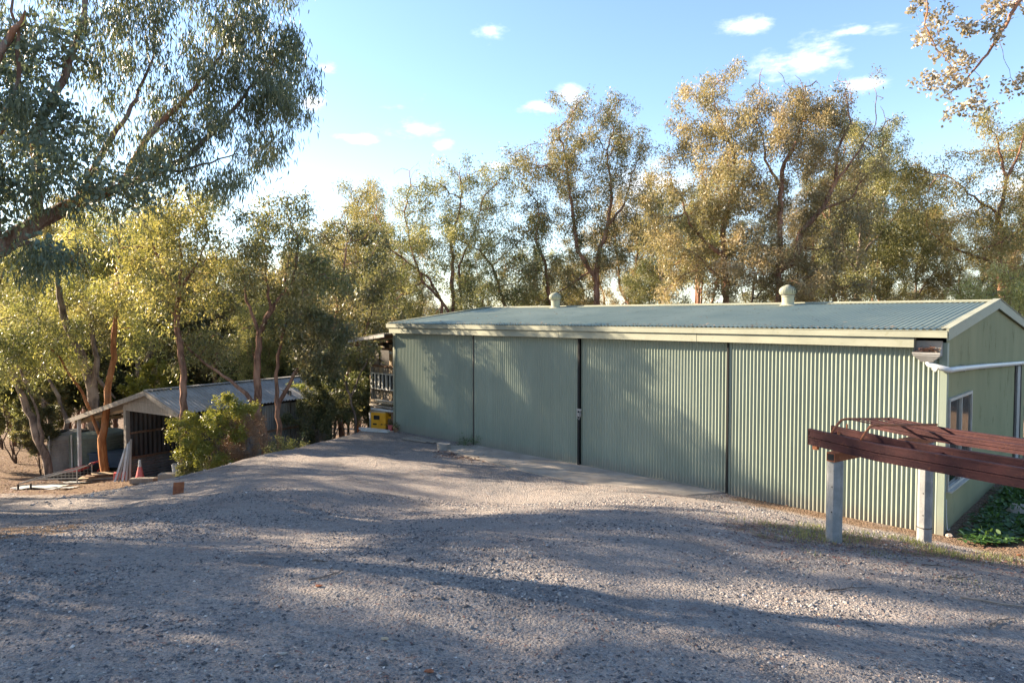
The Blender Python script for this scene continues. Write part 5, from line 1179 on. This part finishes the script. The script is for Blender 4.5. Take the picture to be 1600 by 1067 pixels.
w1 = shrub('wattle_bush', 'bright yellow-green wattle bush against the right side of the carport', 330, 18.9, [(300, 668, 22, 16), (325, 650, 30, 22), (345, 635, 30, 20), (318, 690, 24, 16), (350, 665, 26, 22), (290, 690, 12, 8), (285, 660, 12, 8), (335, 710, 26, 12), (370, 640, 20, 14), (300, 712, 16, 10)], 'leaf_wattle', 17000, (.075, .028))
w2 = shrub('dry_bush', 'dry straw-brown feathery bush just right of the wattle bush', 385, 19.2, [(378, 668, 20, 20), (400, 680, 18, 20), (352, 700, 20, 14), (345, 725, 22, 8), (365, 690, 16, 16), (388, 650, 16, 10), (385, 705, 16, 10)], 'leaf_dry', 15000, (.07, .012), step=.12, bpx=382)
w3 = shrub('understory_shrub', 'dark green shrub mass at the bank edge left of the lean-to', 500, 23.6, [(490, 640, 26, 26), (515, 655, 22, 22), (470, 665, 16, 16), (500, 615, 24, 16), (480, 600, 18, 14), (520, 625, 16, 16)], 'leaf_dark', 16000, (.085, .035), dens=3, step=.18, clump=.2)
w4 = shrub('understory_shrub', 'bright green shrub in front of the lean-to mouth among dark ones', 478, 26.0, [(478, 600, 14, 20), (486, 620, 10, 14)], 'leaf_wattle', 4000, (.08, .035), dens=4)
for k, (px, Y, lab) in enumerate(((446, 20.3, 'tiny yellow-green shrub at the crest of the bank below the twin-stemmed gum'), (466, 20.9, 'tiny shrub on the bank crest, farther right than the yellow-green one'), (430, 19.6, 'small low shrub at the foot of the forked gum on the bank'))):
    p = proj(gp(px, Y)); shrub('small_shrub', lab, px, Y, [(px, p[1] - 14, 8, 9), (px + 6, p[1] - 24, 6, 8), (px - 7, p[1] - 8, 6, 5)], 'leaf_wattle' if k == 0 else 'leaf_olive', 900, (.06, .022), nst=3)
w5 = shrub('understory_shrub', 'low green shrub at the right foot of the carport front post', 292, 19.6, [(290, 728, 10, 12), (300, 738, 12, 8), (312, 728, 14, 12), (330, 732, 14, 8)], 'leaf_dark', 5000, (.06, .025))
w6 = shrub('understory_shrub', 'bright lime green shrub rising behind the carport ridge', 215, 29.5, [(200, 612, 20, 12), (228, 600, 26, 14), (255, 592, 22, 14), (275, 590, 18, 16), (240, 580, 20, 12)], 'leaf_wattle', 13000, (.10, .05), dens=3, clump=.22, step=.2)
# understory rows through the left woodland
und = []
for k, (px, Y, s) in enumerate(((-40, 27, 1.4), (20, 29, 1.5), (45, 33, 1.6), (100, 31, 1.6), (60, 25.5, .9), (130, 35, 1.8), (170, 33, 1.4), (210, 36, 1.7), (0, 36, 1.9), (260, 35, 1.5), (300, 33, 1.4), (340, 34, 1.5), (385, 33, 1.6), (420, 32, 1.5), (455, 31, 1.6), (490, 32, 1.6), (545, 33, 1.5), (580, 31, 1.4), (600, 38, 1.9), (640, 40, 2.2), (520, 38, 2), (440, 40, 2.2), (330, 43, 1.8), (180, 46, 2.0), (20, 46, 2.0), (-60, 40, 2.2))):
    und.append((px, Y, s))
und.sort(); rowc = {}
for k, (px, Y, s) in enumerate(und):
    row = 'nearer' if Y < 32.5 else 'middle' if Y < 39 else 'far'; rowc[row] = rowc.get(row, -1) + 1
    p = gp(px, Y); src = w3; s_ = s * 1.05
    copy_tree(src, f'{ordn(rowc[row])} understory shrub from the left, {row} row of left woodland', (p.x, p.y, p.z - .05), random.uniform(0, 6.28), s_, 'understory shrubs of the left woodland', ('leaf_olive', 'leaf_gold', 'leaf_dark', 'leaf_olive')[k % 4])

# ---- stuff on the ground
def scatter(name, label, cat, n, xr, yr, maskf, L, W, m, flat=True, droop=0, zoff=.012, shape='diamond'):
    x = rng.uniform(*xr, n * 3); y = rng.uniform(*yr, n * 3); pr = maskf(x, y); k = rng.random(n * 3) < pr; x, y = x[k][:n], y[k][:n]
    P = np.stack([x, y, hgt(x, y) + zoff], 1); me = leaf_mesh(name, P, L, W, droop, shape, None, .6, flat)
    props(link(name, me, None, m), label, cat, None, 'stuff')
def td(x, y): return (x - C0.x) * lv.x + (y - C0.y) * lv.y, (x - C0.x) * nv.x + (y - C0.y) * nv.y
def qf(x, y): return (x + 7.7) * -0.925 + (y - 16.4) * 0.379
pile = on_ground(757, 717)
scatter('leaf_litter', 'swept heap of brown fallen leaves on the gravel beside the apron', 'leaf litter', 1500, (pile.x - 2.2, pile.x + 2.2), (pile.y - 1.6, pile.y + 1.2), lambda x, y: np.clip(1.25 - np.hypot(((x - pile.x) * .8 + (y - pile.y) * -.5) / 1.25, ((x - pile.x) * .5 + (y - pile.y) * .8) / .42) + vnoise(x * 3, y * 3) * .9, 0, 1), .10, .035, 'leaf_litter')
scatter('leaf_litter', 'fallen leaves and bark littering the low ground around the carport', 'leaf litter', 16000, (-24, -6), (15, 33), lambda x, y: sstep(0, 1.5, qf(x, y)) * np.clip(.35 + vnoise(x * .8, y * .8) * 1.2, 0, 1) * sstep(14.5, 18, y), .10, .025, 'leaf_litter')
scatter('leaf_litter', 'line of fallen leaves along the foot of the shed wall', 'leaf litter', 3500, (-4, 9), (10, 23), lambda x, y: np.clip(1 - np.abs(td(x, y)[1] - .22) / .28, 0, 1) * (1 - sstep(4.0, 4.4, td(x, y)[0]) * sstep(12, 11.6, td(x, y)[0])), .08, .024, 'leaf_litter')
scatter('leaf_litter', 'scattered dry leaves and bark bits over the gravel drive', 'leaf litter', 6000, (-11, 9), (4.2, 20), lambda x, y: np.clip(.25 + vnoise(x * .9, y * .9) * 1.0, 0.03, 1) * (td(x, y)[1] > .8), .05, .014, 'leaf_litter')
scatter('leaf_litter', 'leaves and twigs littering the grassy bank under the ramp', 'leaf litter', 3500, (2, 9.5), (5.5, 11), lambda x, y: np.clip(1 - np.abs(y - 9.0) / 1.5, 0, 1) * sstep(2.2, 3.6, x), .06, .018, 'leaf_litter')
# short grass on the crest in front of the posts
def grass(name, label, n, maskf, xr, yr, L, W, m, cluster=.35):
    x = rng.uniform(*xr, n * 4); y = rng.uniform(*yr, n * 4); k = rng.random(n * 4) < maskf(x, y); x, y = x[k][:n], y[k][:n]; n = len(x)
    P = np.stack([x, y, hgt(x, y) - .004], 1); me = leaf_mesh(name, P, L, W, -1.6, 'diamond', None, .55); props(link(name, me, None, m), label, 'grass', None, 'stuff')
grass('short_grass', 'sparse short grass on the bank crest below the ramp posts', 15000, lambda x, y: np.clip(1.1 - np.abs(y - 9.6) / .8, 0, 1) * sstep(2.8, 4.2, x) * np.clip(.35 + vnoise(x * 2.2, y * 2.2) * 2.2, 0, 1), (2.5, 10.5), (6, 12), .085, .007, 'grass')
grass('short_grass', 'thin grass tufts scattered over the gravel at the right edge', 3500, lambda x, y: np.clip(vnoise(x * 2.7, y * 2.7) * 3 - .5, 0, 1) * sstep(6.5, 8.6, y) * sstep(10.5, 9.5, y) * sstep(2.5, 4.5, x), (3, 9.5), (5.5, 10.5), .06, .006, 'grass')
# weeds by the gable wall
scatter('green_weeds', 'bright green low weeds against the gable wall at the right', 'weeds', 26000, (7.4, 13), (11, 19), lambda x, y: sstep(.15, .6, -td(x, y)[0]) * sstep(.6, -.3, td(x, y)[1]) * np.clip(.65 + vnoise(x * 1.3, y * 1.3) * 1.3, 0, 1), .10, .06, 'leaf_weed', True, 0, .07, 'round')
scatter('green_weeds', 'upper leaves of the weed patch by the gable wall', 'weeds', 16000, (7.4, 13), (11, 19), lambda x, y: sstep(.3, .9, -td(x, y)[0]) * sstep(.3, -.5, td(x, y)[1]) * np.clip(.3 + vnoise(x * 1.3, y * 1.3) * 2.2, 0, 1), .08, .045, 'leaf_weed', False, -.3, .16, 'round')
p = gp(596, 20)
tf = shrub('grass_tuft', 'green weed tuft growing at the foot of the second door panel', 732, 19.6, [(730, 690, 7, 6), (738, 692, 5, 5)], 'leaf_weed', 500, (.09, .012), nst=3, cat='weed')
# loose sticks on the drive
def stick(px, py, L_, rot, label, r=.008):
    c = on_ground(px, py); pts = []; x_, y_ = c.x, c.y; a = rot
    for k in range(6):
        pts.append(Vector((x_, y_, H(x_, y_) + r + .006 + .008 * (k % 2)))); a += random.uniform(-.35, .35); x_ += math.cos(a) * L_ / 5; y_ += math.sin(a) * L_ / 5
    o = thing('fallen_stick', label, 'stick', pts[0]); MB().tube(pts, [r, r, r * .9, r * .8, r * .6, r * .4], 5).build('stem', 'bark_grey', o)
    q_ = pts[3]; MB().tube([q_, q_ + Vector((math.cos(a + .8) * L_ * .2, math.sin(a + .8) * L_ * .2, .012))], [r * .6, r * .3], 4).build('side_twig', 'bark_grey', o)
stick(482, 908, .45, .5, 'curved pale twig lying on the gravel left of centre')
stick(488, 878, .18, .2, 'short dark twig just above the curved pale twig', .010)
stick(1290, 925, .5, .0, 'thin stick on the gravel right of the photo centre, above the lower twigs')
stick(1500, 935, .9, -.35, 'longest forked stick at the right edge of the gravel', .011)
stick(1440, 885, .35, .1, 'pale short stick in the grass below the right-hand post')
stick(1545, 985, .5, .9, 'branching dark stick at the right edge nearest the camera')
stick(1480, 905, .4, -.2, 'brown stick with a leaf between the grass and the forked stick')
for k, (px, py, m_, lab) in enumerate(((601, 1001, 'timber_pale', 'pale flat bark piece in the foreground gravel'), (498, 917, 'rust', 'small reddish stone beside the curved pale twig'), (671, 1053, 'rust', 'reddish dry leaf clump at the very bottom of the gravel'), (1592, 868, 'rust', 'broken terracotta piece at the right edge on the bank'))):
    c = on_ground(px, py); bm = bmesh.new(); bmesh.ops.create_icosphere(bm, subdivisions=1, radius=.5)
    for v in bm.verts: v.co *= random.uniform(.75, 1.1); v.co = Vector((v.co.x * .085, v.co.y * .05, v.co.z * .022)) + c + zz * .012
    me = bpy.data.meshes.new('ground_fragment'); bm.to_mesh(me); bm.free(); props(link('ground_fragment', me, None, m_), lab, 'fragment')
# pale rocks at the gable end
for k, (px, py, s_, lab) in enumerate(((1597, 805, .28, 'pale rock at the right edge beside the weeds'), (1483, 838, .07, 'small pinkish rock at the shed corner'), (1512, 822, .08, 'small pale rock at the lower edge of the weed patch'), (395, 741, .13, 'small rock'), )):
    if k == 3: continue
    c = on_ground(px, py); bm = bmesh.new(); bmesh.ops.create_icosphere(bm, subdivisions=2, radius=1)
    for v in bm.verts: v.co *= s_ * random.uniform(.8, 1.05); v.co.z *= .6; v.co += c + zz * s_ * .2
    me = bpy.data.meshes.new('rock'); bm.to_mesh(me); bm.free(); props(link('rock', me, None, 'concrete'), lab, 'rock')

print('TRIS', sum(len(m.loops) - 2 * len(m.polygons) for m in bpy.data.meshes))
